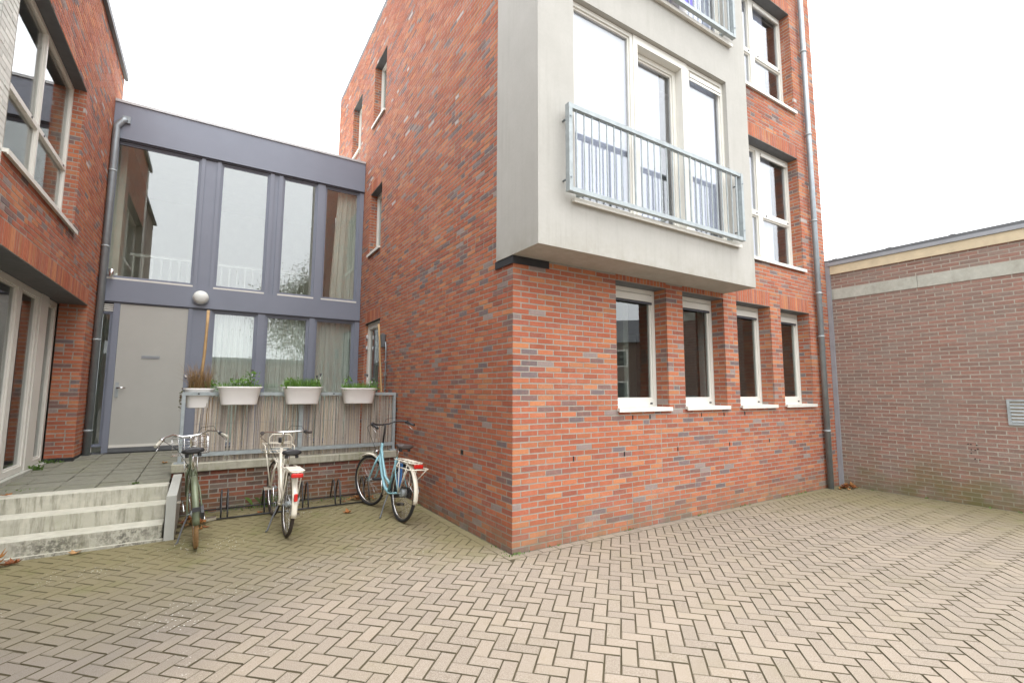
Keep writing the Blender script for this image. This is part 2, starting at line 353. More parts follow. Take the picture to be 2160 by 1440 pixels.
def bricks(pl, u0, u1, z0, z1, ops, pal=RED, running=False, out=None, eff=True, offs=0, minlen=.03):
    prev = []; n = int(round((z1-z0)/CH))
    for k in range(n):
        za = z0+k*CH+.0055; zb = za+BH
        holes = [(o[0]+.0018, o[1]-.0018) for o in ops if o[2] < zb-.012 and o[3] > za+.012]; joints = []
        for a, b in cut([(u0, u1)], holes):
            u = a; first = True
            if running: u = a-((k % 2)*.5*(LS+J))
            while u < b-.012:
                if running: L = LS
                else:
                    for _ in range(5):
                        L = LS if rng.random() < .68 else LH
                        if first and k % 2: L = LH
                        if all(abs(u+L-p) > .035 for p in prev): break
                first = False; p, q = max(u, a), min(u+L, b)
                if b-q < .045: q = b
                if q-p > minlen or q == b: jz = rng.gauss(0, .0009); out.append((pl, p, q, za+jz, zb+jz, rng.uniform(.001, .0038), pick(pal, za, eff, p+13*len(pal)+(7 if pl.axis == 'x' else 0))))
                joints.append(q+J/2); u = q+J
        prev = joints
def soldiers(pl, u0, u1, z, pal=RED, out=None, h=.2):
    n = max(1, int((u1-u0)/CH)); w = (u1-u0)/n
    for i in range(n): out.append((pl, u0+i*w+.0055, u0+(i+1)*w-.0055, z+.0055, z+h+.031, rng.uniform(.001, .0035), pick(pal[:5], 0)))
def emit(lst, parent, mat, mat_o, limit=300, hide=None):
    sc = []
    for b in lst:
        pl, u0, u1, z0, z1, pr, c = b
        a = px_area([pl.P(u0,-pr,z0), pl.P(u1,-pr,z0), pl.P(u1,-pr,z1), pl.P(u0,-pr,z1)])
        if hide and hide(b): a = 0
        L = u1-u0
        if abs(L-LS) > 1e-4 and abs(L-LH) > 1e-4: a = 0
        if abs(z1-z0-BH) > 1e-4: a = 0
        sc.append(a)
    order = sorted(range(len(lst)), key=lambda i: -sc[i])[:limit]; single = {i for i in order if sc[i] > 55}
    mb = MB(); cache = {}; org = ORG[parent.name]
    for i, (pl, u0, u1, z0, z1, pr, c) in enumerate(lst):
        if i in single:
            key = (id(pl), round(u1-u0, 4))
            if key not in cache:
                q = MB(); pl2 = Pl(pl.axis, 0, pl.sg); pl2.box(q, 0, u1-u0, -.0025, .02, 0, BH, None, pl.skipback()); cache[key] = q.data('brick', mat_o)
            o = bpy.data.objects.new('brick', cache[key]); link(o, parent); o.location = Vector(pl.P(u0, -(pr-.0025), z0))-org; o.color = c+(1,)
        else: pl.box(mb, u0, u1, -pr, .02, z0, z1, c, pl.skipback())
    o = mb.build('bricks', mat, parent); o['kind'] = 'stuff'; return o

def window(parent, pl, u0, u1, z0, z1, d, mull=(), trans=(), fw_=.06, glass='glass', name='window', dep=.07, rebate=.018, mat='frame', fb=None, sw=.022):
    f = MB(); fb = fb or fw_
    pl.box(f, u0, u0+fw_, d, d+dep, z0, z1); pl.box(f, u1-fw_, u1, d, d+dep, z0, z1)
    pl.box(f, u0+fw_, u1-fw_, d, d+dep, z1-fw_, z1); pl.box(f, u0+fw_, u1-fw_, d, d+dep, z0, z0+fb)
    xs = [u0+fw_]; 
    for a, b in mull: pl.box(f, a, b, d-.004, d+dep, z0+fb, z1-fw_); xs += [a, b]
    xs.append(u1-fw_); cells = []
    for i in range(0, len(xs), 2):
        tz = [z0+fb]
        for a, b in trans: pl.box(f, xs[i], xs[i+1], d-.002, d+dep, a, b); tz += [a, b]
        tz.append(z1-fw_)
        for k in range(0, len(tz), 2): cells.append((xs[i], xs[i+1], tz[k], tz[k+1]))
    w = f.build(name, M[mat], parent)
    for a, b, c, e in cells:
        bd = MB()
        for x0, x1, y0, y1 in ((a, a+sw, c, e), (b-sw, b, c, e), (a+sw, b-sw, c, c+sw), (a+sw, b-sw, e-sw, e)): pl.box(bd, x0, x1, d+rebate, d+dep-.006, y0, y1)
        bd.build('sash', M[mat], w)
        q = MB(); pl.box(q, a+sw, b-sw, d+.036, d+.042, c+sw, e-sw); q.build('pane', M[glass], w)
    return w
def sill(parent, pl, u0, u1, z, d, out=.05, th=.035, name='sill', mat='sill'):
    s = MB(); pl.box(s, u0, u1, -out, d, z-th, z); pl.box(s, u0, u1, -out, -out+.012, z-th-.014, z-th-.0005); return s.build(name, M[mat], parent)
def wavy(u0, u1, z0, z1, pl, d, amp=.03, waves=9, n=80, mat='sheer', name='curtain', seed=0, gather=0):
    r_ = random.Random(seed); ph = [r_.uniform(0, 6.28) for _ in range(4)]; mb = MB(); rows = []
    for zi in range(9):
        z = z0+(z1-z0)*zi/8; ring = []
        for i in range(n+1):
            t = i/n; g_ = gather*(1-zi/8)*(1-t)*(u1-u0)
            a = amp*(math.sin(waves*6.28*t+ph[0]+.15*zi)+.5*math.sin(waves*2.3*6.28*t+ph[1])+.4*math.sin(waves*.6*6.28*t+ph[2]))
            ring.append(pl.P(u0+(u1-u0)*t+g_*.0-gather*(1-zi/8)*.12*(1-t), d+a, z))
        rows.append(ring)
    mb.loft(rows, cap=False, closed=False); bbp = pl.P((u0+u1)/2, d, z0)
    return mb.build(name, M[mat], None, origin=bbp)

# ------------------------------------------------------------------ ground and paving
g_ = MB(); g_.face([(-250,-250,-.03),(250,-250,-.03),(250,250,-.03),(-250,250,-.03)])
tag(g_.build('ground', M['ground']), kind='structure')
def gz(x, y): return .005*noise.noise(Vector((x*.8, y*.8, 1.3)))+.0025*noise.noise(Vector((x*2.3, y*2.3, 5.1)))
pv = MB(); NX, NY = 130, 100
GX = [-9.5+16.24*i/NX for i in range(NX+1)]; GY = [-9+12.5*j/NY for j in range(NY+1)]
pv.mesh([(x, y, gz(x, y)-.0048) for y in GY for x in GX], [(j*(NX+1)+i, j*(NX+1)+i+1, (j+1)*(NX+1)+i+1, (j+1)*(NX+1)+i) for j in range(NY) for i in range(NX)])
pav = tag(pv.build('pavement', M['joint']), kind='structure')
PP = .0985
PAVC = [((.212,.168,.12), 4), ((.226,.179,.128), 3), ((.202,.16,.116), 3), ((.214,.172,.12), 2), ((.192,.154,.111), 1)]
def clip(poly, a, b, c):                               # keep a*x+b*y <= c
    out = []
    for i in range(len(poly)):
        p, q = poly[i], poly[(i+1) % len(poly)]; dp, dq = a*p[0]+b*p[1]-c, a*q[0]+b*q[1]-c
        if dp <= 0: out.append(p)
        if dp*dq < 0:
            t = dp/(dp-dq); out.append((p[0]+t*(q[0]-p[0]), p[1]+t*(q[1]-p[1])))
    return out
def area2(p): return sum(p[i][0]*p[(i+1) % len(p)][1]-p[(i+1) % len(p)][0]*p[i][1] for i in range(len(p)))/2
def paver_geo(mb, poly, z, col=None, ch=.0045, tilt=(0,0)):
    if area2(poly) < 0: poly = poly[::-1]
    cx = sum(p[0] for p in poly)/len(poly); cy = sum(p[1] for p in poly)/len(poly); n = len(poly); r_ = []
    for k, zz in ((0, z), (1, z-ch*.8), (1, z-.03)):
        for p in poly:
            dx, dy = p[0]-cx, p[1]-cy; L = math.hypot(dx, dy); f = 1 if k else max(0, (L-ch*1.4)/L) if L > 0 else 1
            r_.append((cx+dx*f, cy+dy*f, zz+tilt[0]*dx+tilt[1]*dy))
    fs = [tuple(range(n))]
    for a in (0, n):
        for j in range(n):
            l = (j+1) % n; fs.append((a+n+j, a+n+l, a+l, a+j))
    mb.mesh(r_, fs, col)
ea, eb = Vector((1,-1,0))/math.sqrt(2), Vector((1,1,0))/math.sqrt(2)
O0 = Vector((-.876,-1.092,0))-PP*eb
full, part_ = [], []
for i in range(-130, 131):
    for j in range(-50, 51):
        base = O0+PP*((i+2*j)*ea+(i-2*j)*eb)
        if not (-10 < base.x < 7.2 and -9.4 < base.y < 3.8): continue
        for hv, (a0, a1, b0, b1) in enumerate(((0,2,0,1), (0,1,1,3))):
            q = .0036/PP; P4 = [base+PP*(a*ea+b*eb) for a, b in ((a0+q,b0+q),(a1-q,b0+q),(a1-q,b1-q),(a0+q,b1-q))]
            poly = [(p.x, p.y) for p in P4]; cx = sum(p[0] for p in poly)/4; cy = sum(p[1] for p in poly)/4; o4 = list(poly)
            if not (-9.4 < cx < 6.75 and -8.9 < cy < 3.5): continue
            if cy > -.5 and cx > -.5:
                if cx > cy: poly = clip(poly, 0, 1, -.109)
                else: poly = clip(poly, 1, 0, -.109)
            elif cy > -.5: poly = clip(poly, 1, 0, -.109)
            poly = clip(clip(poly, 1, 0, 6.6), 0, 1, 3.47) if poly else poly
            if poly and cx < -2.83 and cy > 1.9: poly = clip(poly, 0, 1, 2.318)
            if poly: poly = clip(poly, -1, 0, 4.5)
            if len(poly) < 3 or abs(area2(poly)) < .0003: continue
            col = pick(PAVC, 0, False)
            if poly == o4: full.append((px_area([(p[0], p[1], 0) for p in o4]), hv, cx, cy, o4, col))
            else: part_.append((poly, col))
full.sort(key=lambda t: -t[0])
mb = MB(); cache = {}
for k, (ar, hv, cx, cy, o4, col) in enumerate(full):
    z = gz(cx, cy)+rng.uniform(-.0012, .0012); tl = (rng.gauss(0, .006), rng.gauss(0, .006))
    if k < 300:
        if hv not in cache:
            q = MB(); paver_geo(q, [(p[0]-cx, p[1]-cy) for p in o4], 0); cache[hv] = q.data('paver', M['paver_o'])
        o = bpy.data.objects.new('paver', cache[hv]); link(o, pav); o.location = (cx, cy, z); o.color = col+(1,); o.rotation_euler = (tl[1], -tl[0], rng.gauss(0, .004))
    else: paver_geo(mb, o4, z, col, tilt=tl)
for poly, col in part_: paver_geo(mb, poly, gz(*poly[0])+rng.uniform(-.001, .001), col)
def border(x0, y0, x1, y1, along, w=.1):
    L = math.hypot(x1-x0, y1-y0); n = int(L/.2)
    for i in range(n):
        a, b = i*L/n+.002, (i+1)*L/n-.002
        if along == 'x': poly = [(x0+a, y0-w), (x0+b, y0-w), (x0+b, y0), (x0+a, y0)]
        else: poly = [(x0-w, y0+a), (x0, y0+a), (x0, y0+b), (x0-w, y0+b)]
        paver_geo(mb, poly, gz(*poly[0])+rng.uniform(-.001, .0025), pick(PAVC, 0, False))
border(-.1, -.006, 6.6, -.006, 'x'); border(-.006, 0, -.006, 3.47, 'y'); border(6.708, -8.8, 6.708, -.012, 'y')
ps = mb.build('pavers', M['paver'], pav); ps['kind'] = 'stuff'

# ------------------------------------------------------------------ main apartment building
main = thing('apartment_building', (3.3,4.4,0), 'tall red brick apartment building with a rendered bay box on its corner', 'building')
GW = [(1.465,2.375), (2.695,3.605), (3.915,4.825), (5.115,6.025)]
UW = [(3.75,5.95,3.66,5.7), (3.75,5.95,6.54,8.46)]
fops = [(a,b,1.38,2.94) for a, b in GW]+UW
sops = [(4.7,5.52,7.08,8.46), (6.52,7.33,7.08,8.46), (4.74,5.53,4.32,5.64), (4.6,5.63,.56,2.94)]
w = MB(); slab(w, FRONT, 0, 6.7, -.1, 9.45, .3, fops+[(.31,3.4,3.1,9.2)]); wf = w.build('front_wall', M['mortar'], main)
w = MB(); slab(w, SIDE, .3, 8.9, -.1, 9.45, .3, sops); w.build('side_wall', M['mortar'], main)
w = MB(); w.box(.3,6.7,8.6,8.9,-.1,9.45); w.box(6.4,6.7,.3,8.6,-.1,9.45); w.build('rear_wall', M['mortar'], main)
w = MB(); w.box(0,6.7,0,8.9,9.45,9.6); w.build('roof', M['roofdark'], main)
for z in (.02, 3.0, 5.9): w = MB(); w.box(.301,6.399,.301,8.599,z,z+.1); w.build('floor', M['innerd'], main)
w = MB(); w.box(.302,6.398,4.3,4.4,.12,9.44); w.box(2.5,2.6,.9,4.3,.12,3.0); w.build('partition', M['inner'], main)
bl = []
EX = .241
bf = [(a,b,1.38,2.94+EX) for a, b in GW]+[(a,b,c,d+EX) for a, b, c, d in UW]+[(-.01,3.62,3.0,9.5)]
bricks(FRONT, 0, 6.7, 0, 9.45, bf, out=bl)
bs = [(a,b,c,d+(EX if d < 6 else 0)) for a, b, c, d in sops]+[(-.01,.325,3.0,9.5)]
bricks(SIDE, .002, 8.9, 0, 9.45, bs, out=bl)
for a, b in GW: soldiers(FRONT, a, b, 2.94, out=bl)
for a, b, c, d in UW: soldiers(FRONT, a, b, d, out=bl)
for a, b, c, d in sops:
    if d < 6: soldiers(SIDE, a, b, d, out=bl)
def reveal(pl, u0, u1, z0, z1, out, pal=RED):
    for k in range(int(round((z1-z0)/CH))):
        za = z0+k*CH+.0055
        if k % 2: out.append((pl, u0, u1, za, za+BH, .002, pick(pal)))
        else:
            md = u0+(u1-u0)*.52; out.append((pl, u0, md-.005, za, za+BH, .002, pick(pal))); out.append((pl, md+.005, u1, za, za+BH, .0025, pick(pal)))
for a, b, c, d in fops: reveal(Pl('x', b, 1), .023, .195, c, d, bl)
for a, b, c, d in sops: reveal(Pl('y', b, 1), .023, .14, c, d, bl)
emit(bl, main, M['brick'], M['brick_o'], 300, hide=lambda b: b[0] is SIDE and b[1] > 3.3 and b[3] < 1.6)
# ground-floor windows
for i, (a, b) in enumerate(GW):
    w = window(main, FRONT, a+.004, b-.004, 1.40, 2.934, .2, fw_=.055, fb=.1, glass='glass_d')
    v = MB(); FRONT.box(v, a+.06, b-.06, .182, .199, 2.80, 2.86); FRONT.box(v, a+.075, b-.075, .174, .181, 2.775, 2.797); v.build('vent_strip', M['frame'], w)
    v = MB(); FRONT.box(v, a+.06, b-.06, .19, .1985, 2.745, 2.773); v.build('vent_slot', M['panel_d'], w)
    for u in (b-.13, a+.09): v = MB(); FRONT.box(v, u, u+.04, .192, .1985, 1.435, 1.455); v.build('drain_cap', M['blackp'], w)
    sill(w, FRONT, a-.012, b+.012, 1.405, .199, .045)
    l = MB(); FRONT.box(l, a+.001, b-.001, .004, .199, 2.9345, 2.9395); l.build('lintel', M['steel'], main)
for a, b, c, d in UW:
    w = window(main, FRONT, a+.004, b-.004, c+.03, d-.006, .17, mull=[(4.93,5.06)], trans=[(4.5+c-3.66,4.58+c-3.66)], fw_=.06, glass='glass_b')
    v = MB(); FRONT.box(v, 5.07, b-.07, .15, .169, d-.13, d-.075); v.build('vent_strip', M['frame'], w)
    for u in (4.87, 5.15, 5.82): v = MB(); FRONT.box(v, u, u+.025, .158, .1675, 4.53+c-3.66, 4.55+c-3.66); v.build('drain_cap', M['steel'], w)
    sill(w, FRONT, a, b+.015, c+.03, .169, .045)
    l = MB(); FRONT.box(l, a+.001, b-.001, .004, .169, d-.0055, d-.001); l.build('lintel', M['steel'], main)
for k, (a, b, c, d) in enumerate(sops[:3]):
    w = window(main, SIDE, a+.004, b-.004, c+.03, d-.006, .14, fw_=.06)
    sill(w, SIDE, a-.01, b+.01, c+.03, .139, .045)
    l = MB(); SIDE.box(l, a+.001, b-.001, .004, .139, d-.0055, d-.001); l.build('lintel', M['steel'], main)
a, b, c, d = sops[3]
w = window(main, SIDE, a+.004, b-.004, c, d-.006, .06, fw_=.11, name='glazed_door', glass='glass_d')
for z in (2.68, 2.46, 1.2):
    h = MB(); SIDE.box(h, b-.05, b-.01, .025, .059, z-.035, z+.035); h.build('hinge', M['chrome'], w)
h = MB(); SIDE.box(h, a+.03, a+.06, .03, .059, 1.5, 1.7); SIDE.box(h, a+.02, a+.14, .005, .025, 1.62, 1.645); h.build('handle', M['chrome'], w)
l = MB(); SIDE.box(l, a+.001, b-.001, .004, .139, d-.0055, d-.001); l.build('lintel', M['flash'], main)
# rendered bay box
BX0, BX1, BY, BZ = -.022, 3.62, -.486, 3.01
bops = [(.44,3.14,3.54,5.82), (.44,3.14,6.40,8.62)]
BAY = Pl('y', BY, 1)
b_ = MB(); slab(b_, BAY, BX0, BX1, BZ, 9.45, .14, bops)
b_.box(BX0, .12, BY+.14, .31, BZ, 9.45); b_.box(BX1-.14, BX1, BY+.14, -.008, BZ, 9.45); b_.box(.12, BX1-.14, BY+.14, -.008, BZ, BZ+.12); b_.box(BX0, BX1, BY, .31, 9.45, 9.62)
bay = b_.build('rendered_bay', M['stucco'], main)
for k, (a, b, c, d) in enumerate(bops):
    w = window(main, BAY, a, 1.40, c+.005, d-.005, .06, fw_=.05, glass='glass_b', dep=.06); window(main, BAY, 2.38, b, c+.005, d-.005, .06, fw_=.05, glass='glass_b', dep=.06)
    window(main, BAY, 1.47, 2.27, c+.005, d-.11, .15, fw_=.06, glass='glass_b', name='balcony_door', dep=.06)
    v = MB(); BAY.box(v, 2.43, b-.06, .045, .059, d-.16, d-.11); BAY.box(v, 2.43, b-.06, .05, .059, d-.20, d-.17); v.build('vent_strip', M['frame'], w)
    v = MB(); BAY.box(v, 1.401, 1.469, .05, .21, c+.005, d-.005); BAY.box(v, 2.271, 2.379, .05, .21, c+.005, d-.005); BAY.box(v, 1.469, 2.271, .05, .21, d-.106, d-.006); v.build('mullion', M['frame'], main)
    sill(w, BAY, a-.045, b+.13, c+.002, .084, .05, .03)
    rz0, rz1 = c+.02, c+.935; ra, rb = .265, 3.225; D = -.10
    r_ = MB()
    BAY.box(r_, ra, ra+.045, D-.03, D+.03, rz0, rz1); BAY.box(r_, rb-.045, rb, D-.03, D+.03, rz0, rz1)
    BAY.box(r_, ra+.045, rb-.045, D-.025, D+.025, rz1-.045, rz1); BAY.box(r_, ra+.045, rb-.045, D-.025, D+.025, rz0, rz0+.045)
    for x in (ra+.2, (ra+rb)/2, rb-.2): BAY.box(r_, x-.02, x+.02, D+.025, -.001, rz0+.005, rz0+.035)
    rail = r_.build('balcony_railing', M['galv'], main)
    n = 28
    for i in range(1, n):
        x = ra+.012+(rb-ra-.024)*i/n; p = MB(); p.tube([BAY.P(x, D, rz0+.038), BAY.P(x, D, rz1-.038)], .008 if i % 9 else .013, 8, cap=False); p.build('picket', M['galv'], rail)
    for x, s in ((ra, 1), (rb, -1)):
        for z in (rz0+.14, rz1-.14):
            p = MB(); p.tube([BAY.P(x+.022*s, D-.04, z), BAY.P(x+.022*s, -.002, z)], .011, 8); p.build('bolt', M['zinc'], rail)
f = MB(); f.box(-.018,.46,-.016,-.007,2.925,3.008); f.build('flashing', M['flash'], main); f = MB(); f.box(-.016,-.007,-.007,.345,2.925,3.008); f.build('flashing', M['flash'], main)
# weep slots
for (u, z) in [(1.7,1.285),(2.0,1.285),(3.0,1.285),(3.5,1.285),(4.0,1.285),(.78,.86),(1.55,.86),(2.5,.86),(3.6,.86),(4.6,.86)]:
    s = MB(); k = math.floor(z/CH)*CH; FRONT.box(s, u, u+.011, -.0085, .01, k+.004, k+.055); s.build('weep_slot', M['dark'], main)
s = MB(); SIDE.box(s, 1.09, 1.15, -.009, .01, .845, .895); s.build('weep_slot', M['dark'], main)
# downpipe of the main building
def downpipe(parent, x, y, z0, z1, r, brk, wall, mat='zinc', top=None):
    pts = [(x,y,z0), (x,y,z1)]+(top or []); p = MB(); p.tube(pts, r, 14); o = p.build('downpipe', M[mat], parent)
    for z in brk:
        q = MB(); q.tube([(x,y,z-.015), (x,y,z+.015)], r+.006, 14); q.tube([(x,y,z), wall(z)], .008, 6); q.build('bracket', M['galv'], o)
    return o
downpipe(main, 6.245, -.075, .0, 9.5, .045, (.95,2.55,3.3,4.6,6.2,7.8), lambda z: (6.245,.0,z))
# meter box with conduit on the side wall
q = MB(); q.cbox(-.075,-.008,4.2,4.33,2.36,2.6,.01); bx = q.build('junction_box', M['steel'], main); q = MB(); q.tube([(-.03,4.13,2.45), (-.03,4.1,2.3), (-.03,4.1,1.0)], .012, 8); cd = q.build('conduit', M['zinc'], main)
for z in (1.3,1.6,1.85,2.1): q = MB(); q.box(-.045,-.007,4.07,4.13,z,z+.015); q.build('clip', M['chrome'], cd)

# ------------------------------------------------------------------ low brick garage building
gar = thing('garage_building', (9.5,-1.7,0), 'low brown brick garage building with concrete band and timber fascia', 'garage')
w = MB(); slab(w, GAR, -3.7, .0, -.1, 3.9, .3, []); w.box(7.02,14,-3.7,-3.4,-.1,3.9); w.box(7.02,14,-.3,0,-.1,3.9); w.box(13.7,14,-3.4,-.3,-.1,3.9); w.build('wall', M['gmortar'], gar)
gl = []
bricks(GAR, -3.7, -.075, 0, 3.72, [(-4,.1,3.24,3.42), (-2.62,-2.16,1.14,1.5)], BROWN, True, gl, False)
emit(gl, gar, M['gbrick'], M['gbrick_o'], 300)
q = MB(); y = -3.7
while y < -.08: GAR.box(q, y+.003, min(y+1.2, -.08)-.003, -.012, .02, 3.235, 3.425); y += 1.2
q.build('concrete_band', M['band'], gar)
q = MB(); GAR.box(q, -3.7, -.078, -.03, .02, 3.69, 3.84); q.build('timber_fascia', M['timber'], gar)
q = MB(); GAR.box(q, -3.72, -.05, -.05, .3, 3.843, 3.90); q.build('gutter_trim', M['leadgrey'], gar)
q = MB(); GAR.box(q, -3.74, .0, -.035, 7.3, 3.901, 3.955)
for i in range(5): GAR.box(q, -3.4+i*.8, -3.33+i*.8, -.03, .1, 3.9555, 3.966)
q.build('roof', M['roofdark'], gar)
q = MB(); GAR.box(q, -.074, -.006, -.036, .02, 0, 3.92); q.build('corner_strip', M['leadgrey'], gar)
v = MB(); 
for a, b, c, d in ((-2.60,-2.57,1.16,1.51), (-2.19,-2.16,1.16,1.51), (-2.57,-2.19,1.48,1.51), (-2.57,-2.19,1.16,1.19)): GAR.box(v, a, b, -.02, .01, c, d)
vo = v.build('louvre_vent', M['galv'], gar)
for i in range(6):
    s = MB(); z = 1.2+i*.047; s.mesh([GAR.P(-2.57,-.014,z), GAR.P(-2.19,-.014,z), GAR.P(-2.19,.012,z+.036), GAR.P(-2.57,.012,z+.036), GAR.P(-2.57,-.011,z+.002), GAR.P(-2.19,-.011,z+.002), GAR.P(-2.19,.015,z+.038), GAR.P(-2.57,.015,z+.038)], [(0,1,2,3),(7,6,5,4),(0,4,5,1),(2,6,7,3),(0,3,7,4),(1,5,6,2)]); s.build('slat', M['galv'], vo)
s = MB(); GAR.box(s, -2.57, -2.19, .0155, .03, 1.19, 1.48); s.build('backing', M['dark'], vo)
for (u, z) in ((-1.72,.86),(-1.75,.86),(-1.81,.853),(-1.82,.80),(-1.75,.785),(-1.79,.78),(-1.745,.735),(-1.78,.655),(-1.83,.65)):
    s = MB(); s.tube([GAR.P(u,-.0085,z), GAR.P(u,.005,z)], .008, 8); s.build('drill_hole', M['dark'], gar)

# ------------------------------------------------------------------ left building
lb = thing('left_building', (-7.0,3.0,0), 'red brick building with large upper window and recessed glass ground floor', 'building')
LX = -4.57
w = MB(); slab(w, LEFTW, 1.6, 6.6, 2.88, 7.3, .3, [(1.62,4.17,3.66,5.64)]); w.box(LX,-4.25,5.42,6.6,.3,2.88); w.box(-9.5,LX,6.3,6.6,.3,7.3); w.build('wall', M['mortar'], lb)
w = MB(); w.box(-4.6,-4.25,1.28,1.6,2.88,7.3); w.build('painted_pier', M['wmortar'], lb)
w = MB(); w.box(-4.9,-4.6,-3.7,1.6,2.88,7.3); w.box(-9.5,-4.6,-4.0,-3.7,0,7.3); w.box(-9.8,-9.5,-4,6.6,0,7.3); w.build('rear_wall', M['farbrick'], lb)
w = MB(); w.box(-9.8,-4.2,1.2,6.62,7.3,7.36); w.box(-9.8,-4.5,-4.05,1.2,7.3,7.36); w.box(-4.24,-4.19,1.2,6.62,7.22,7.2995); w.build('roof', M['steel'], lb)
w = MB(); w.box(-9.5,-4.61,-3.69,6.29,2.95,3.1); w.build('floor', M['innerd'], lb); w = MB(); w.box(-9.5,LX,-3.69,6.29,.42,.55); w.build('floor', M['innerd'], lb)
w = MB(); w.box(-9.45,-9.4,-3.6,6.25,.56,7.2); w.box(-9.4,-7.2,4.4,4.5,.56,7.2); w.build('partition', M['inner'], lb)
w = MB(); w.box(LX-.12,-4.256,-4.0,5.42,2.872,2.879); w.build('soffit', M['steel'], lb)
w = MB(); w.box(LX-.1,LX+.06,-4.0,5.42,.0,.56); w.build('plinth', M['band'], lb)
w = MB(); w.box(-4.6,-4.247,5.405,6.04,.3,.60); w.build('plinth', M['flash'], lb)
ll = []
bricks(LEFTW, 1.6, 6.6, .6, 7.28, [(-2,5.42,0,2.88+EX), (1.6,4.17,3.66,5.64)], out=ll)
soldiers(LEFTW, 1.6, 5.42, 2.88, out=ll)
bricks(Pl('y', 5.42, 1), LX, -4.257, .6, 2.88, [], out=ll)
reveal(Pl('y', 4.17, 1), -4.385, -4.273, 3.66, 5.64, ll)
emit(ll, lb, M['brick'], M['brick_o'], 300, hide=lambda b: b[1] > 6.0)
wl_ = []; bricks(LEFTW, 1.28, 1.598, 2.88, 7.28, [], WHITE, out=wl_, eff=False); bricks(Pl('y', 1.28, 1), -4.59, -4.252, 2.88, 7.28, [], WHITE, out=wl_, eff=False)
q = MB()
for pl, u0, u1, z0, z1, pr, c in wl_: pl.box(q, u0, u1, -pr, .02, z0, z1, c, pl.skipback())
q.build('painted_bricks', M['wbrick'], lb)['kind'] = 'stuff'
w = window(lb, LEFTW, 1.63, 4.165, 3.69, 5.63, .13, mull=[(2.94,2.98)], trans=[(4.46,4.515)], fw_=.04, sw=.008, dep=.05)
for u in (2.7, 3.15, 4.0): v = MB(); LEFTW.box(v, u, u+.025, .12, .1275, 4.48, 4.50); v.build('drain_cap', M['steel'], w)
sill(w, LEFTW, 1.6, 4.2, 3.69, .129, .045)
l = MB(); LEFTW.box(l, 1.62, 4.169, .004, .299, 5.634, 5.639); l.build('lintel', M['steel'], lb)
GL = Pl('x', LX, -1)
for a, b, dd in ((1.2,3.72,.0), (3.73,4.515,.0), (4.86,5.415,.02)):
    w = window(lb, GL, a, b, .565, 2.868, dd, fw_=.07, glass='glass_d')
w = MB(); GL.box(w, 4.52, 4.855, -.012, .06, .562, 2.868); w.build('post', M['frame'], lb)
w = window(lb, GL, -3.7, 1.19, .565, 2.868, 0, mull=[(-2,-1.9),(.05,.12)], fw_=.07, glass='glass_d')

# ------------------------------------------------------------------ link building with the blue-grey front
lk = thing('link_building', (-2.1,8.0,.5), 'blue-grey panelled link building with tall windows between two brick buildings', 'building')
def lbox(mb, *a): return LINK.box(mb, *a)
f = MB(); lbox(f, -4.245, -.008, -.05, .25, 5.87, 6.50); fa = f.build('fascia', M['panel'], lk)
f = MB(); lbox(f, -4.245, -.008, -.07, .3, 6.5005, 6.545); f.build('roof_trim', M['trim'], lk)
f = MB(); f.box(-4.24,-.005,6.35,10.2,6.2,6.49); f.box(-4.24,-4.1,6.61,10.2,.4,6.2); f.box(-4.1,-.0,10.0,10.2,.4,6.2); f.box(-.2,-.005,8.905,10.0,.4,6.2); f.build('shell', M['inner'], lk)
f = MB(); f.box(-4.1,-.01,7.4,10,3.1,3.3); f.build('floor', M['innerd'], lk); f = MB(); f.box(-4.1,-.01,6.36,10,.4,.56); f.build('floor', M['innerd'], lk)
f = MB(); lbox(f, -4.245, -.008, -.03, .2, 3.06, 3.43); f.build('beam', M['panel'], lk)
f = MB(); lbox(f, -4.245, -.008, -.018, .2, 3.036, 3.0595); f.build('beam_groove', M['panel_d'], lk)
f = MB(); lbox(f, -4.245, -.008, -.02, .2, 5.842, 5.8695); f.build('head_groove', M['panel_d'], lk)
def post(u0, u1, z0, z1, d=-.012, nm='post'):
    f = MB(); lbox(f, u0, u1, d, .1, z0, z1); return f.build(nm, M['panel'], lk)
for u0, u1 in ((-2.965,-2.905), (-2.715,-2.655), (-1.83,-1.755), (-1.675,-1.6), (-.945,-.80), (-.095,-.008), (-4.245,-4.2)): post(u0, u1, 3.43, 5.842)
for u0, u1 in ((-1.755,-1.675), (-2.905,-2.715)): post(u0, u1, 3.43, 5.842, .01, 'infill_panel')
for u0, u1 in ((-3.0,-2.935), (-2.71,-2.65), (-1.91,-1.78), (-.995,-.89), (-.105,-.008), (-4.03,-3.945), (-4.245,-4.215)): post(u0, u1, .58, 3.036)
post(-2.935, -2.71, .58, 3.036, .01, 'infill_panel')
for u0, u1 in ((-4.2,-2.965), (-2.655,-1.83), (-1.6,-.945), (-.80,-.095)):
    w = window(lk, LINK, u0, u1, 3.46, 5.842, .02, fw_=.022, mat='panel', rebate=.02, dep=.06)
    s = MB(); lbox(s, u0, u1, -.03, .02, 3.4305, 3.458); s.build('sill', M['frame'], w)
for u0, u1 in ((-2.65,-1.91), (-1.78,-.995), (-.89,-.105)): window(lk, LINK, u0, u1, .60, 3.036, .02, fw_=.03, mat='panel', dep=.06)
w = window(lk, LINK, -4.215, -4.03, .68, 2.885, .02, fw_=.02, mat='panel', dep=.05, glass='glass_d')
lv = MB(); lbox(lv, -4.213, -4.032, .061, .07, 2.887, 3.03); lvo = lv.build('louvre', M['dark'], lk)
for i in range(4): lv = MB(); lbox(lv, -4.213, -4.032, .01, .06, 2.895+i*.033, 2.915+i*.033); lv.build('slat', M['frame'], lvo)
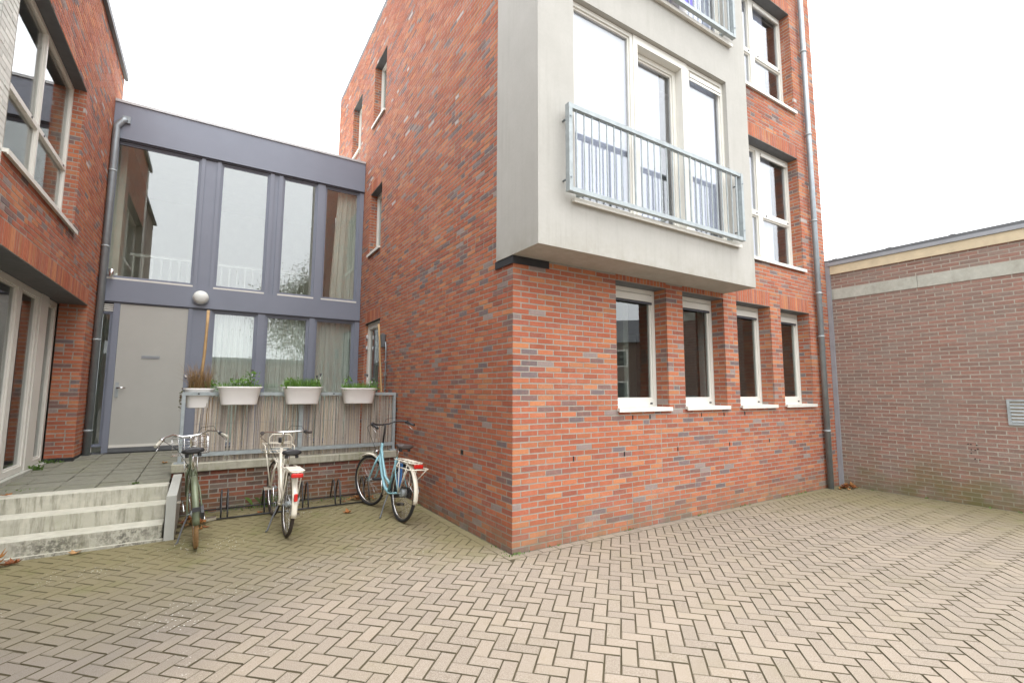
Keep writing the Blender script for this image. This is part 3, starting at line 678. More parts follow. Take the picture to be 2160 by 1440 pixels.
d = MB(); lbox(d, -3.943, -3.002, .0, .06, .655, 3.03); dr = d.build('door', M['door'], lk)
q = MB(); lbox(q, -3.94, -3.005, -.012, -.0005, .656, .70); q.build('drip_rail', M['frame'], dr)
q = MB(); lbox(q, -3.92, -3.875, -.012, -.0005, 1.47, 1.72); q.build('handle_plate', M['galv'], dr)
q = MB(); q.tube([LINK.P(-3.897,-.012,1.63), LINK.P(-3.897,-.055,1.63), LINK.P(-3.78,-.055,1.63)], .011, 8); q.build('handle', M['chrome'], dr)
q = MB(); lbox(q, -3.61, -3.36, -.009, -.0005, 2.125, 2.175); q.build('letter_plate', M['leadgrey'], dr); q = MB(); lbox(q, -3.60, -3.37, -.014, -.0095, 2.158, 2.173); q.build('letter_flap', M['galv'], dr)
q = MB(); lbox(q, -4.245, -.008, -.01, .2, .5, .578); q.build('plinth', M['steel'], lk)
q = MB(); lbox(q, -3.94, -3.005, -.04, .06, .585, .65); q.build('threshold', M['steel'], lk)
q = MB(); q.tube([LINK.P(-2.965,-.013,1.84), LINK.P(-2.965,-.03,1.84)], .022, 12); q.build('doorbell', M['chrome'], lk)
# opal bulkhead lamp (not lit)
def dome(c, r, depth, n=20, rows=6):
    rings = []
    for i in range(rows+1):
        t = (i/rows)*math.pi/2; rings.append([(c[0]+r*math.cos(t)*math.cos(2*math.pi*k/n), c[1]-depth*math.sin(t), c[2]+r*math.cos(t)*math.sin(2*math.pi*k/n)) for k in range(n)])
    return MB().loft(rings, cap=False)
q = MB(); q.tube([LINK.P(-2.83,-.031,3.245), LINK.P(-2.83,-.085,3.245)], .128, 28); lp = q.build('bulkhead_lamp', M['lampg'], lk)
dome(LINK.P(-2.83,-.0855,3.245), .118, .075).build('lamp_cover', M['lampw'], lp)
q = MB(); q.tube([LINK.P(-4.2,-.04,3.475), LINK.P(-4.1,-.1,3.475)], .012, 8); q.tube([LINK.P(-4.085,-.12,3.45), LINK.P(-4.085,-.12,3.575)], .036, 14); q.build('sensor', M['chrome'], lk)
downpipe(lk, -4.19, 5.945, .5, 5.98, .05, (.95,2.4,3.95,5.25), lambda z: (-4.256,5.955,z), top=[(-4.19,5.95,6.05), (-4.12,5.96,6.16), (-4.08,5.97,6.2)])
q = MB(); q.box(-4.13,-4.02,5.955,5.999,6.14,6.26); q.build('hopper', M['zinc'], lk)
# inside the link building
q = MB(); q.box(-4.05,-.6,7.38,7.43,4.17,4.22)
ir = thing('gallery_railing', (-2.3,7.4,3.3), 'pale indoor gallery railing seen through the upper windows', 'railing'); q.build('handrail', M['frame'], ir)
for i in range(24):
    x = -4.0+i*.145; q = MB(); q.box(x, x+.025, 7.39, 7.415, 3.301, 4.169); q.build('baluster', M['frame'], ir)
IN = Pl('y', 6.235, 1)
for i, (u0, u1) in enumerate(((-2.66,-1.86), (-1.84,-.95), (-.93,-.06))):
    tag(wavy(u0, u1, .57, 3.05, IN, 0, .028, 7, 90, 'sheer', 'curtain', 10+i), ['sheer pale curtain behind the lower window beside the panelled post', 'sheer pale curtain behind the middle lower window of the link building', 'sheer pale curtain behind the lower window nearest the side brick wall'][i], 'curtain', 'sheer curtains of the link building')
tag(wavy(-.5, -.07, 3.32, 5.95, IN, .02, .03, 4, 50, 'cream', 'curtain', 20, gather=1), 'long cream curtain drawn aside in the narrow upper window', 'curtain')

# curtains and blinds of the main building
INF = Pl('y', .36, 1)
tag(wavy(5.2, 5.95, 1.3, 2.9, INF, .1, .02, 6, 60, 'sheer', 'curtain', 30), 'grey net curtain in the ground floor window beside the downpipe', 'curtain')
tag(wavy(3.93, 4.05, 1.3, 2.9, INF, .3, .015, 2, 20, 'sheer', 'curtain', 31), 'bunched pale curtain at the edge of a ground floor window', 'curtain')
for k, (z, n_) in enumerate(((3.7, 'first'), (6.6, 'second'))):
    q = MB(); q.box(.46,1.4,-.34,-.336,z,z+2.1); tag(q.build('roller_blind', M['blind'], None, (.9,-.3,z)), 'white blind behind the wide left pane of the %s floor bay window' % n_, 'blind')
    q = MB(); q.box(2.42,3.1,-.34,-.336,z,z+2.1); tag(q.build('roller_blind', M['blind'], None, (2.7,-.3,z)), 'white blind behind the vented right pane of the %s floor bay window' % n_, 'blind')
    q = MB(); q.box(1.48,2.05,-.25,-.246,z,z+2.1); tag(q.build('roller_blind', M['blind'], None, (1.7,-.26,z)), 'white blind behind the door pane of the %s floor bay window' % n_, 'blind')
    q = MB(); q.box(3.83,5.5,.25,.254,z,z+1.95); tag(q.build('roller_blind', M['blind'], None, (4.7,.4,z)), 'white blind in the %s floor window beside the downpipe' % n_, 'blind')
q = MB(); q.box(1.80,2.36,BY-.085,BY-.075,6.47,7.30); tag(q.build('hanging_cloth', M['purple'], None, (2.1,BY-.08,6.47)), 'lilac cloth hung on the inside of the upper balcony railing', 'cloth')
# ------------------------------------------------------------------ steps, terrace, low wall
st = thing('concrete_steps', (-3.75,2.6,0), 'three stained concrete steps up to the terrace', 'steps')
for k, (y0, y1, z0, z1) in enumerate(((2.36,2.66,.0,.17), (2.62,2.92,.0,.33), (2.88,3.1,.0,.492))):
    q = MB(); q.cbox(-4.56,-2.945,y0,y1 if k == 2 else y1-.041,z0+.0,z1,.008); q.build('step', M['concrete'], st)
q = MB(); q.box(-4.56,-2.93,2.322,2.3595,-.02,.022); q.build('base_strip', M['concrete'], st)
q = MB(); pr = [(2.315,-.02),(2.315,.462),(3.43,.53),(3.43,-.02)]
q.mesh([(x,y,z) for x in (-2.925,-2.835) for y, z in pr], [(0,1,2,3),(7,6,5,4),(0,4,5,1),(1,5,6,2),(2,6,7,3),(3,7,4,0)]); q.build('cheek', M['cheek'], st)
te = MB(); te.box(-4.56,-2.952,3.1,6.045,-.02,.484); te.box(-2.952,-.01,3.701,6.045,-.02,.484); ter = tag(te.build('terrace', M['joint']), kind='structure')
def tz(y): return .492+(y-3.1)*.026
x = -2.95; TW, TL = .345, .30
xs = []
while x > -4.56: xs.append((max(x-TW, -4.56), x)); x -= TW
x = -2.95
while x < -.02: xs.append((x, min(x+TW, -.02))); x += TW
for a, b in xs:
    y = 3.103 if a < -2.96 else 3.72
    while y < 6.03:
        y1 = min(y+TL, 6.035)
        if y1-y > .05:
            q = MB(); dz = rng.uniform(-.004, .003); q.cbox(a+.004, b-.004, y+.004, y1-.004, .46, tz((y+y1)/2)+dz, .006); q.build('tile', M['tile'], ter)
        y = y1
pw = thing('low_brick_wall', (-1.48,3.6,0), 'low brick terrace wall with mossy concrete capping', 'wall')
w = MB(); w.box(-2.95,-.009,3.485,3.70,-.05,.54); w.build('core', M['mortar'], pw)
ol = []; DRK = [((.24,.07,.045), 4), ((.3,.085,.05), 3), ((.18,.07,.055), 3), ((.11,.07,.065), 2), ((.2,.15,.13), 1.5)]
bricks(PLANT, -2.95, -.009, 0, .54, [], DRK, out=ol, eff=False); emit(ol, pw, M['pbrick'], M['pbrick_o'], 300)
x = -2.965
for L in (.27, .9, .9, .89):
    q = MB(); q.cbox(x+.002, min(x+L, -.008)-.002, 3.435, 3.72, .541, .648, .008); q.build('capping', M['cap'], pw); x += L

rl = thing('terrace_railing', (-1.45,3.55,.65), 'galvanised steel railing frame on the low brick wall', 'railing')
RY = 3.50
q = MB(); q.box(-2.9,-.03,RY,RY+.05,1.525,1.57); q.build('top_rail', M['galv'], rl)
q = MB(); q.box(-2.86,-.07,RY+.005,RY+.045,.725,.775); q.build('bottom_rail', M['galv'], rl)
for x in (-2.9, -.07):
    q = MB(); q.box(x, x+.04, RY, RY+.05, .662, 1.525); q.box(x-.04, x+.09, RY-.03, RY+.09, .6485, .6615); q.build('post', M['galv'], rl)
q = MB(); q.box(-1.475,-1.42,RY-.004,RY+.046,.776,1.524); q.build('post', M['galv'], rl)
for x in (-2.72,-2.24,-1.0,-.4):
    q = MB(); q.tube([(x,RY-.004,1.548), (x,RY+.003,1.548)], .011, 10); q.build('bolt', M['dark'], rl)
rs_ = thing('reed_screen', (-1.35,3.57,.66), 'weathered split reed screen tied behind the steel railing', 'screen')
q = MB(); x = -2.74
while x < .0:
    r_ = rng.uniform(.0055, .0095); k = rng.choice([(.5,.44,.38), (.46,.4,.345), (.55,.49,.41), (.4,.35,.3), (.32,.28,.24), (.5,.42,.32)]); kk = rng.uniform(.8, 1.15); k = tuple(v*kk for v in k)
    if rng.random() > .05: q.tube([(x, 3.572+rng.uniform(-.006,.006), .652), (x+rng.gauss(0,.004), 3.572+rng.uniform(-.006,.006), 1.1), (x+rng.gauss(0,.006), 3.572, 1.52+rng.uniform(-.015,.008))], r_, 6, col=k, cap=False)
    x += r_*2-.0005
q.build('reeds', M['reed'], rs_)['kind'] = 'stuff'
for z in (.78, 1.15, 1.46): q = MB(); q.tube([(-2.745,3.562,z), (-.0,3.562,z)], .0016, 5); q.build('binding_wire', M['zinc'], rs_)
def pole(p0, p1, r, label):
    q = MB(); n = 7; P0, P1 = Vector(p0), Vector(p1); q.tube([P0.lerp(P1, i/n)-P0+Vector((rng.gauss(0,.004), rng.gauss(0,.003), 0)) for i in range(n+1)], [r*(1+.12*(i % 2)) for i in range(n+1)], 8)
    o = q.build('bamboo_pole', M['pole'], None); o.location = p0; tag(o, label, 'pole')
pole((-2.74,3.60,.655), (-2.675,3.62,2.69), .017, 'bamboo pole standing upright by the grass-filled pot')
pole((-.17,3.61,.655), (-.285,3.72,2.70), .015, 'bamboo pole leaning upright in front of the glazed door')
pole((-2.60,3.605,.655), (-2.59,3.61,1.5), .03, 'short wide bamboo cane behind the reed screen')

# ------------------------------------------------------------------ planters on the railing
def oval(cx, cy, z, a, b, n=28, e=.62):
    return [(cx+a*math.copysign(abs(math.cos(t))**e, math.cos(t)), cy+b*math.copysign(abs(math.sin(t))**e, math.sin(t)), z) for t in (2*math.pi*k/n for k in range(n))]
def planter(x, y, z, wt, wb_, h, dt, name, label, plants, seed):
    t = thing(name, (x, y, z), label, 'planter', 'white planters on the terrace railing'); rg = random.Random(seed)
    q = MB(); q.loft([oval(x,y,z,wb_/2,dt*.36), oval(x,y,z+.012,wb_/2+.004,dt*.37), oval(x,y,z+h*.9,wt/2-.018,dt*.47), oval(x,y,z+h*.93,wt/2-.002,dt*.5), oval(x,y,z+h,wt/2,dt*.5), oval(x,y,z+h,wt/2-.015,dt*.46), oval(x,y,z+h-.03,wt/2-.02,dt*.45)], cap=True); q.build('pot', M['pot'], t)
    q = MB(); q.face(oval(x,y,z+h-.022,wt/2-.017,dt*.455)); q.build('soil', M['soil'], t)
    g1 = MB(); zt = z+h-.03
    def blade(bx, by, hgt, lean, wd, col, mb=g1, segs=4):
        az = rg.uniform(0, 6.28); dx, dy = math.cos(az)*lean, math.sin(az)*lean; px_, py_ = -math.sin(az)*wd, math.cos(az)*wd; L = []
        for i in range(segs+1):
            s = i/segs; f_ = (1-s)**.6; c = (bx+dx*s*s, by+dy*s*s, zt+hgt*s*(1-.25*lean/hgt*s)); L.append(((c[0]-px_*f_, c[1]-py_*f_, c[2]), (c[0]+px_*f_, c[1]+py_*f_, c[2])))
        for i in range(segs): mb.face([L[i][0], L[i][1], L[i+1][1], L[i+1][0]], col, True)
    def leaf(c, s, col, mb=g1):
        n = Vector((rg.gauss(0,1), rg.gauss(0,1), rg.uniform(.3,1.5))).normalized(); a = n.orthogonal().normalized(); a = Matrix.Rotation(rg.uniform(0,6.28), 3, n) @ a; b = n.cross(a); c = Vector(c)
        mb.face([c-a*s, c-b*s*.5+n*s*.1, c+a*s, c+b*s*.5+n*s*.1], col)
    G = [(.12,.26,.035), (.16,.32,.05), (.09,.2,.03), (.2,.34,.08)]; A_, B_ = wt/2-.03, dt*.42
    for kind, n, p in plants:
        for _ in range(n):
            u, v = rg.uniform(-1, 1), rg.uniform(-1, 1); bx, by = x+u*A_, y+v*B_
            if kind == 'grass': blade(bx, by, rg.uniform(.5, 1)*p, rg.uniform(.01, .1), .004, rg.choice(G))
            if kind == 'dry': blade(x+u*A_*.8, by, rg.uniform(.45, 1)*p, rg.uniform(.05, .34), .0026, rg.choice([(.32,.2,.09), (.25,.15,.06), (.36,.25,.13)]))
            if kind == 'hang': blade(x-A_*.8, by, .06, rg.uniform(.02,.07), .003, (.2,.1,.05)); leaf((x-A_-rg.uniform(.0,.07), y+v*B_, z+h-rg.uniform(0,.3)), rg.uniform(.012,.025), rg.choice([(.16,.09,.04), (.11,.12,.04)]))
            if kind == 'leaf':
                k = rg.random(); c = (x+p[0]*A_+rg.gauss(0, p[1]), by, zt+rg.random()*p[2]); leaf(c, rg.uniform(.014, .034), rg.choice(G))
    g1.build('plants', M['leafg'], t)['kind'] = 'stuff'
    for kind, n, p in plants:
        if kind == 'twig':
            for u in p:
                s = MB(); s.tube([(x+u, y, zt), (x+u+rg.gauss(0,.008), y+rg.gauss(0,.01), zt+rg.uniform(.16,.3))], [.005,.002], 5); s.build('stem', M['bark'], t)
        if kind == 'lights':
            for u, hh in p:
                o = thing('garden_light', (x+u, y+.02, zt), '%s silver solar light stuck in %s' % ('small' if len(p) == 1 else ('right-tilted', 'upright')[hh == p[0][1]] if p[0][1] == p[1][1] else ('taller', 'shorter')[hh < max(v[1] for v in p)], ['the planter with dark twigs', 'the lush grass planter', 'the low grass planter by the side wall', 'the pot of dry grass'][seed]), 'garden light', 'solar garden lights in the planters')
                s = MB(); s.tube([(x+u, y+.02, zt), (x+u+.01, y+.02, zt+hh)], .0035, 6); s.build('stake', M['chrome'], o)
                s = MB(); s.tube([(x+u+.01, y+.02, zt+hh), (x+u+.01, y+.02, zt+hh+.018)], .011, 10); s.tube([(x+u+.01, y+.02, zt+hh+.0185), (x+u+.01, y+.02, zt+hh+.04)], .016, 10); s.build('lamp_head', M['steel'], o)
    return t
planter(-2.25,3.44,1.40,.55,.42,.245,.26,'flower_box','white flower box with dark twigs and leafy green plant',[('leaf',130,(.15,.08,.14)),('leaf',80,(.55,.05,.24)),('grass',160,.13),('twig',0,(-.09,-.05,-.03,.04)),('lights',0,[(.13,.23)])],0)
planter(-1.45,3.44,1.40,.55,.42,.25,.26,'flower_box','white flower box packed with lush green grass',[('grass',600,.19),('leaf',40,(-.75,.05,.16)),('leaf',30,(.7,.05,.16)),('twig',0,(-.15,)),('lights',0,[(.18,.16),(.23,.19)])],1)
planter(-.645,3.44,1.40,.55,.42,.235,.26,'flower_box','white flower box of low grass beside the brick side wall',[('grass',450,.14),('leaf',25,(-.8,.03,.2)),('leaf',30,(.85,.04,.16)),('lights',0,[(.12,.21),(.2,.16)])],2)
planter(-2.72,3.67,1.36,.36,.26,.26,.3,'flower_pot','white pot of tall dry grass at the railing corner',[('dry',420,.46),('hang',70,0),('leaf',70,(.9,.05,.14)),('grass',60,.12),('lights',0,[(-.09,.15),(-.04,.17)])],3)

# ------------------------------------------------------------------ bicycle rack
rk = thing('bicycle_rack', (-1.55,3.05,0), 'low black steel bicycle rack along the low wall', 'bicycle rack')
for y, z in ((2.95,.02), (3.28,.07)): q = MB(); q.tube([(-2.62,y,z), (-.55,y,z)], .011, 6); q.build('base_bar', M['blackp'], rk)
for i, x in enumerate((-2.36,-1.88,-1.42,-1.0,-.58-.02)):
    for s in (-.035, .035):
        q = MB(); q.tube([(x+s,2.955,.03), (x+s,2.97,.10), (x+s,3.06,.30), (x+s,3.12,.335), (x+s,3.18,.31), (x+s,3.28,.07)], .0095, 6); q.build('hoop', M['blackp'], rk)

# ------------------------------------------------------------------ bicycles
WR, WB = .345, 1.06
def arc(c, r, a0, a1, n, x=0): return [(x, c[0]+r*math.cos(a0+(a1-a0)*i/n), c[1]+r*math.sin(a0+(a1-a0)*i/n)) for i in range(n+1)]
def bicycle(label, loc, heading, lean, steer, fr, fend, tyre, rackm, barm, gripm, sadm, kind):
    t = thing('bicycle', (0,0,0), label, 'bicycle', 'bicycles parked at the low wall')
    ax = Vector((0, WB-.235, .80)); adir = Vector((0, -.28, .96)).normalized()
    S = Matrix.Translation(ax) @ Matrix.Rotation(R(steer), 4, adir) @ Matrix.Translation(-ax)
    def add(mb, nm, mt, parent=t, st=False):
        if st: mb.xf(S)
        return mb.build(nm, M[mt], parent, local=True)
    def wheel(y, st, hubr, hubw):
        n = 40; c = [(0, y+(WR-.02)*math.cos(2*math.pi*i/n), WR+(WR-.02)*math.sin(2*math.pi*i/n)) for i in range(n)]
        w = add(MB().tube(c, .02, 10, closed=True), 'wheel', tyre, t, st)
        c = [(0, y+(WR-.043)*math.cos(2*math.pi*i/n), WR+(WR-.043)*math.sin(2*math.pi*i/n)) for i in range(n)]
        add(MB().tube(c, .0105, 8, closed=True), 'rim', 'chrome', w, st)
        sp = MB()
        for i in range(28):
            a = 2*math.pi*i/28; b = a+(.55 if i % 4 < 2 else -.55); sx = .022 if i % 2 else -.022
            sp.tube([(sx, y+hubr*math.cos(b), WR+hubr*math.sin(b)), (0, y+(WR-.05)*math.cos(a), WR+(WR-.05)*math.sin(a))], .0011, 4, cap=False)
        add(sp, 'spokes', 'chrome', w, st)
        add(MB().tube([(-hubw,y,WR), (hubw,y,WR)], hubr, 14).tube([(-.07,y,WR), (.07,y,WR)], .007, 8), 'hub', 'galv', w, st)
        return w
    wheel(0, False, .045 if kind == 'blue' else .03, .035); wheel(WB, True, .02, .03)
    def fender(y, a0, a1, wd, st, mt, nm):
        rings = []; n = 22
        for i in range(n+1):
            a = a0+(a1-a0)*i/n; cy, cz = math.cos(a), math.sin(a)
            rings.append([(x, y+r_*cy, WR+r_*cz) for x, r_ in ((-wd,WR+.012),(-wd*.8,WR+.024),(0,WR+.031),(wd*.8,WR+.024),(wd,WR+.012),(wd*.8,WR+.021),(0,WR+.028),(-wd*.8,WR+.021))])
        return add(MB().loft(rings), nm, mt, t, st)
    fd = fender(0, R(30), R(192 if kind != 'green' else 186), .031, False, fend, 'rear_mudguard'); fender(WB, R(55), R(205), .029, True, fend, 'front_mudguard')
    if kind == 'green':
        add(MB().box(-.032,.032,-WR-.052,-WR-.034,.56-.12,.60-.12), 'rear_lamp', 'blackp')
        fl = MB(); fl.mesh([(-.03,-WR-.03,.31),(.03,-WR-.03,.31),(.03,-WR-.03,.36),(-.03,-WR-.03,.36)], [(0,1,2,3)])
    BBp = (0, .45, .285); SB = (0, .27, .74)
    F = MB(); F.tube([BBp, SB], .0165, 10)
    F.tube([(0,WB-.205,.66), (0,WB-.265,.88)], .019, 12)
    if kind == 'green':
        F.tube([(0,WB-.255,.85), (0,.30,.70)], .0145, 10); F.tube([(0,WB-.215,.70), BBp], .0165, 10)
    else:
        F.tube([(0,WB-.22,.72), (0,WB-.27,.60), (0,.66,.40), (0,.56,.315), BBp], .023 if kind == 'blue' else .021, 12)
        F.tube([(0,WB-.245,.82), (0,WB-.31,.68), (0,.60,.46), (0,.42,.385)], .018, 10)
    for s in (-1, 1):
        F.tube([(s*.02,.44,.285), (s*.055,.30,.29), (s*.066,0,WR)], .0095, 8); F.tube([(s*.018,.285,.70), (s*.055,.15,.54), (s*.066,0,WR)], .0085, 8)
    add(F, 'frame', fr)
    K = MB()
    for s in (-1, 1): K.tube([(s*.028,WB-.20,.68), (s*.048,WB-.17,.60), (s*.052,WB-.06,.40), (s*.05,WB,WR)], [.014,.014,.011,.009], 8)
    K.tube([(-.03,WB-.2,.685), (.03,WB-.2,.685)], .016, 8); add(K, 'fork', fr if kind != 'blue' else 'cyan', t, True)
    HB = 1.075 if kind != 'blue' else 1.13
    add(MB().tube([(0,WB-.268,.88), (0,WB-.305,HB-.03), (0,WB-.30,HB)], .0125, 10), 'stem', 'chrome' if barm == 'chrome' else 'blackp', t, True)
    yb = WB-.28
    if kind == 'white': bar = [(-.27,yb-.17,HB), (-.25,yb-.06,HB), (-.2,yb,HB), (.2,yb,HB), (.25,yb-.06,HB), (.27,yb-.17,HB)]
    elif kind == 'blue': bar = [(-.30,yb-.23,HB), (-.28,yb-.10,HB+.035), (-.2,yb-.01,HB+.04), (-.11,yb+.03,HB+.005), (0,yb+.02,HB), (.11,yb+.03,HB+.005), (.2,yb-.01,HB+.04), (.28,yb-.10,HB+.035), (.30,yb-.23,HB)]
    else: bar = [(-.32,yb-.25,HB-.035), (-.25,yb-.1,HB+.02), (-.17,yb+.0,HB+.03), (-.08,yb+.02,HB-.005), (0,yb,HB-.01), (.08,yb+.02,HB-.005), (.17,yb+.0,HB+.03), (.25,yb-.1,HB+.02), (.32,yb-.25,HB-.035)]
    hbo = add(MB().tube(bar, .011, 10), 'handlebar', barm, t, True)
    for s in (0, -1):
        a, b = Vector(bar[s]), Vector(bar[1 if s == 0 else -2]); d_ = (b-a).normalized()
        add(MB().tube([a-d_*.045, a+d_*.075], .0165, 10), 'grip', gripm, hbo, True)
        add(MB().tube([a+d_*.085, a+d_*.115], .022, 10), 'shifter' if s else 'bell', 'blackp' if s or kind != 'green' else 'chrome', hbo, True)
        lo = Vector((0,.012,-.03)); add(MB().tube([a+d_*.12+lo*.4, a+d_*.03+lo*1.4, a-d_*.04+lo*2], .0045, 6), 'brake_lever', 'chrome', hbo, True)
    c0 = Vector(bar[-2]); cb = MB(); cb.tube([c0, c0+Vector((-.02,.1,.06)), (.12,yb+.1,HB+.07), (.03,yb+.1,HB-.05), (.02,WB-.2,.75)], .0028, 5); c0 = Vector(bar[1]); cb.tube([c0, c0+Vector((0,.09,-.05)), (-.13,yb+.12,HB-.15), (-.03,WB-.2,.72)], .0028, 5); add(cb, 'cable', 'black', t, True)
    # saddle
    sh = .075 if kind == 'green' else 0
    add(MB().tube([(0,.275,.72), (0,.232-sh*.25,.865+sh)], .0125, 10), 'seat_post', 'chrome')
    rings = []
    for y, wd, zt, zb in ((.33,.012,.905,.885), (.30,.022,.918,.875), (.22,.034,.922,.868), (.14,.07,.925,.865), (.07,.105,.93,.862), (.03,.1,.93,.868), (.01,.06,.922,.885)):
        rings.append([(wd*math.cos(a), y, sh+(zt+zb)/2+(zt-zb)/2*math.copysign(abs(math.sin(a))**.8, math.sin(a))) for a in (2*math.pi*k/12 for k in range(12))])
    add(MB().loft(rings), 'saddle', sadm)
    sp = MB()
    for s in (-1, 1): sp.tube([(s*.05,.06,sh+.865), (s*.035,.2,sh+.85), (s*.01,.28,sh+.87)], .005, 6); sp.tube([(s*.055,.06,sh+.835), (s*.055,.06,sh+.868)], .018, 8)
    add(sp, 'saddle_springs', 'blackp')
    # drivetrain
    cc = MB(); pts = [(.46,.36),(.56,.31),(.56,.24),(.46,.20),(.1,.27),(-.08,.29),(-.1,.36),(-.02,.41),(.1,.40)]
    n = len(pts); vs_ = [(.052,y,z) for y, z in pts]+[(.078,y,z) for y, z in pts]; cc.mesh(vs_, [tuple(range(n-1,-1,-1)), tuple(range(n,2*n))]+[(i,(i+1) % n,n+(i+1) % n,n+i) for i in range(n)])
    add(cc, 'chain_case', 'blackp')
    pa = R(35 if kind == 'green' else 75); pd = Vector((0, math.cos(pa), math.sin(pa)))*.165
    for s in (-1, 1):
        b0 = Vector((s*.085,.45,.285)); b1 = b0+pd*s*-1+Vector((s*.012,0,0)); add(MB().tube([b0, b1], .009, 8), 'crank', 'chrome')
        add(MB().box(b1.x+s*.012, b1.x+s*.105, b1.y-.04, b1.y+.04, b1.z-.013, b1.z+.013), 'pedal', 'chrome' if kind != 'blue' else 'blackp')
    add(MB().tube([(-.05,.34,.27), (-.11,.30,.14), (-.15,.27,.02), (-.17,.245,.012)], .009, 8), 'kickstand', 'steel')
    # rear carrier
    if kind != 'green':
        rr = MB(); z = .735
        rr.tube([(-.06,.22,z), (-.075,.16,z), (-.075,-.30,z), (-.05,-.345,z), (.05,-.345,z), (.075,-.30,z), (.075,.16,z), (.06,.22,z)], .007, 8)
        for y in (.08,-.06,-.2): rr.tube([(-.075,y,z), (.075,y,z)], .0055, 6)
        for s in (-1, 1): rr.tube([(s*.075,-.22,z), (s*.073,-.06,.42), (s*.07,0,WR)], .0065, 6); rr.tube([(s*.075,.02,z), (s*.072,0,.45), (s*.07,0,WR+.01)], .0065, 6)
        if kind == 'blue':
            rr.tube([(-.13,-.02,.67), (-.13,-.36,.67), (-.09,-.40,.67), (.09,-.40,.67), (.13,-.36,.67), (.13,-.02,.67)], .007, 8)
            for s in (-1, 1): rr.tube([(s*.13,-.34,.67), (s*.072,-.05,.42)], .006, 6); rr.tube([(s*.13,-.02,.67), (s*.075,.02,z)], .006, 6)
        add(rr, 'rear_carrier', rackm)
        add(MB().cbox(-.06,.06,-.375,-.350,z-.055,z-.01,.008), 'rear_light', 'red')
        if kind == 'white':
            add(MB().cbox(-.078,.078,-.345,-.05,z+.008,z+.022,.005), 'carrier_plate', rackm)
            add(MB().cbox(-.018,.018,-WR-.05,-WR-.028,.44,.52,.006), 'reflector', 'red')
        else: add(MB().cbox(-.045,.045,-.27,.15,z+.008,z+.016,.003), 'carrier_plate', rackm); add(MB().cbox(-.05,-.043,-.02,.1,.40,.70,.003), 'skirt_guard', 'blue')
        add(MB().tube([(-.074,.0,WR), (-.074,-.2,WR+.2), (-.033,-.36,WR+.05)], .003, 5).tube([(.074,.0,WR), (.074,-.2,WR+.2), (.033,-.36,WR+.05)], .003, 5), 'mudguard_stay', 'chrome')
    if kind == 'white':                                # front transport carrier
        fr_ = MB(); y0, y1, z0 = WB-.14, WB+.2, .80
        fr_.tube([(-.17,y0,z0), (-.17,y1,z0), (.17,y1,z0), (.17,y0,z0)], .008, 8, closed=True)
        for x in (-.09, 0, .09): fr_.tube([(x,y0,z0), (x,y1,z0)], .006, 6)
        fr_.tube([(-.17,y1,z0+.09), (-.17,y0,z0+.09)], .006, 6); fr_.tube([(.17,y1,z0+.09), (.17,y0,z0+.09)], .006, 6); fr_.tube([(-.17,y1,z0), (-.17,y1,z0+.09), (.17,y1,z0+.09), (.17,y1,z0)], .006, 6)
        fr_.tube([(-.13,y0,z0), (-.13,y0,z0+.2), (-.1,y0,z0+.235), (.1,y0,z0+.235), (.13,y0,z0+.2), (.13,y0,z0)], .008, 8)
        for zz in (.07, .14): fr_.tube([(-.13,y0,z0+zz), (.13,y0,z0+zz)], .006, 6)
        for s in (-1, 1): fr_.tube([(s*.12,y1-.05,z0), (s*.06,WB,WR+.03)], .007, 6); fr_.tube([(s*.17,y0,z0+.09), (s*.17,y0,z0)], .006, 6)
        add(fr_, 'front_carrier', rackm); add(MB().cbox(-.03,.03,WB-.19,WB-.145,.93,1.0,.01), 'headlamp', 'blackp')
    elif kind == 'green':
        bk = MB(); y0, y1, z0, z1 = WB-.16, WB+.16, .84, 1.04
        for z in (z0, z0+.065, z0+.13, z1): bk.tube([(-.18,y0,z), (-.18,y1,z), (.18,y1,z), (.18,y0,z)], .0035 if z < z1 else .005, 6, closed=True)
        for s in range(7): x = -.18+.06*s; bk.tube([(x,y0,z1), (x,y0,z0), (x,y1,z0), (x,y1,z1)], .0028, 5)
        for s in range(1, 5): y = y0+.064*s; bk.tube([(-.18,y,z1), (-.18,y,z0), (.18,y,z0), (.18,y,z1)], .0028, 5)
        bk.tube([(-.07,y0+.1,z0), (-.05,WB,WR+.02)], .005, 6); bk.tube([(.07,y0+.1,z0), (.05,WB,WR+.02)], .005, 6); add(bk, 'basket', 'chrome')
        add(MB().tube([(.018,WB-.12,.72), (.018,WB-.07,.72)], .03, 12), 'headlamp', 'chrome', t, True)
    else: add(MB().tube([(0,WB-.17,.74), (0,WB-.11,.74)], .034, 12), 'headlamp', 'chrome', t, True)
    t.location = loc; t.rotation_euler = Matrix.Rotation(R(heading), 3, 'Z').to_4x4().to_3x3().to_euler(); t.rotation_euler = (Matrix.Rotation(R(heading), 3, 'Z') @ Matrix.Rotation(R(lean), 3, 'Y')).to_euler()
    return t
bicycle('olive green bicycle with wire basket and tan tyres', (-2.63,1.88,0), 3, -4.5, 3, 'green', 'green', 'tyre_t', 'chrome', 'chrome', 'grip', 'blackp', 'green')
bicycle('cream white transport bicycle with front carrier and red reflector', (-1.80,1.82,0), 1.5, 2, 5, 'bwhite', 'bwhite', 'tyre_b', 'bwhite', 'chrome', 'saddle_b', 'blackp', 'white')
bicycle('light blue bicycle with white carrier leaning near the brick corner', (-.53,1.72,0), 4.5, 4, 16, 'cyan', 'bwhite', 'black', 'bwhite', 'blackp', 'blackp', 'saddle_b', 'blue')

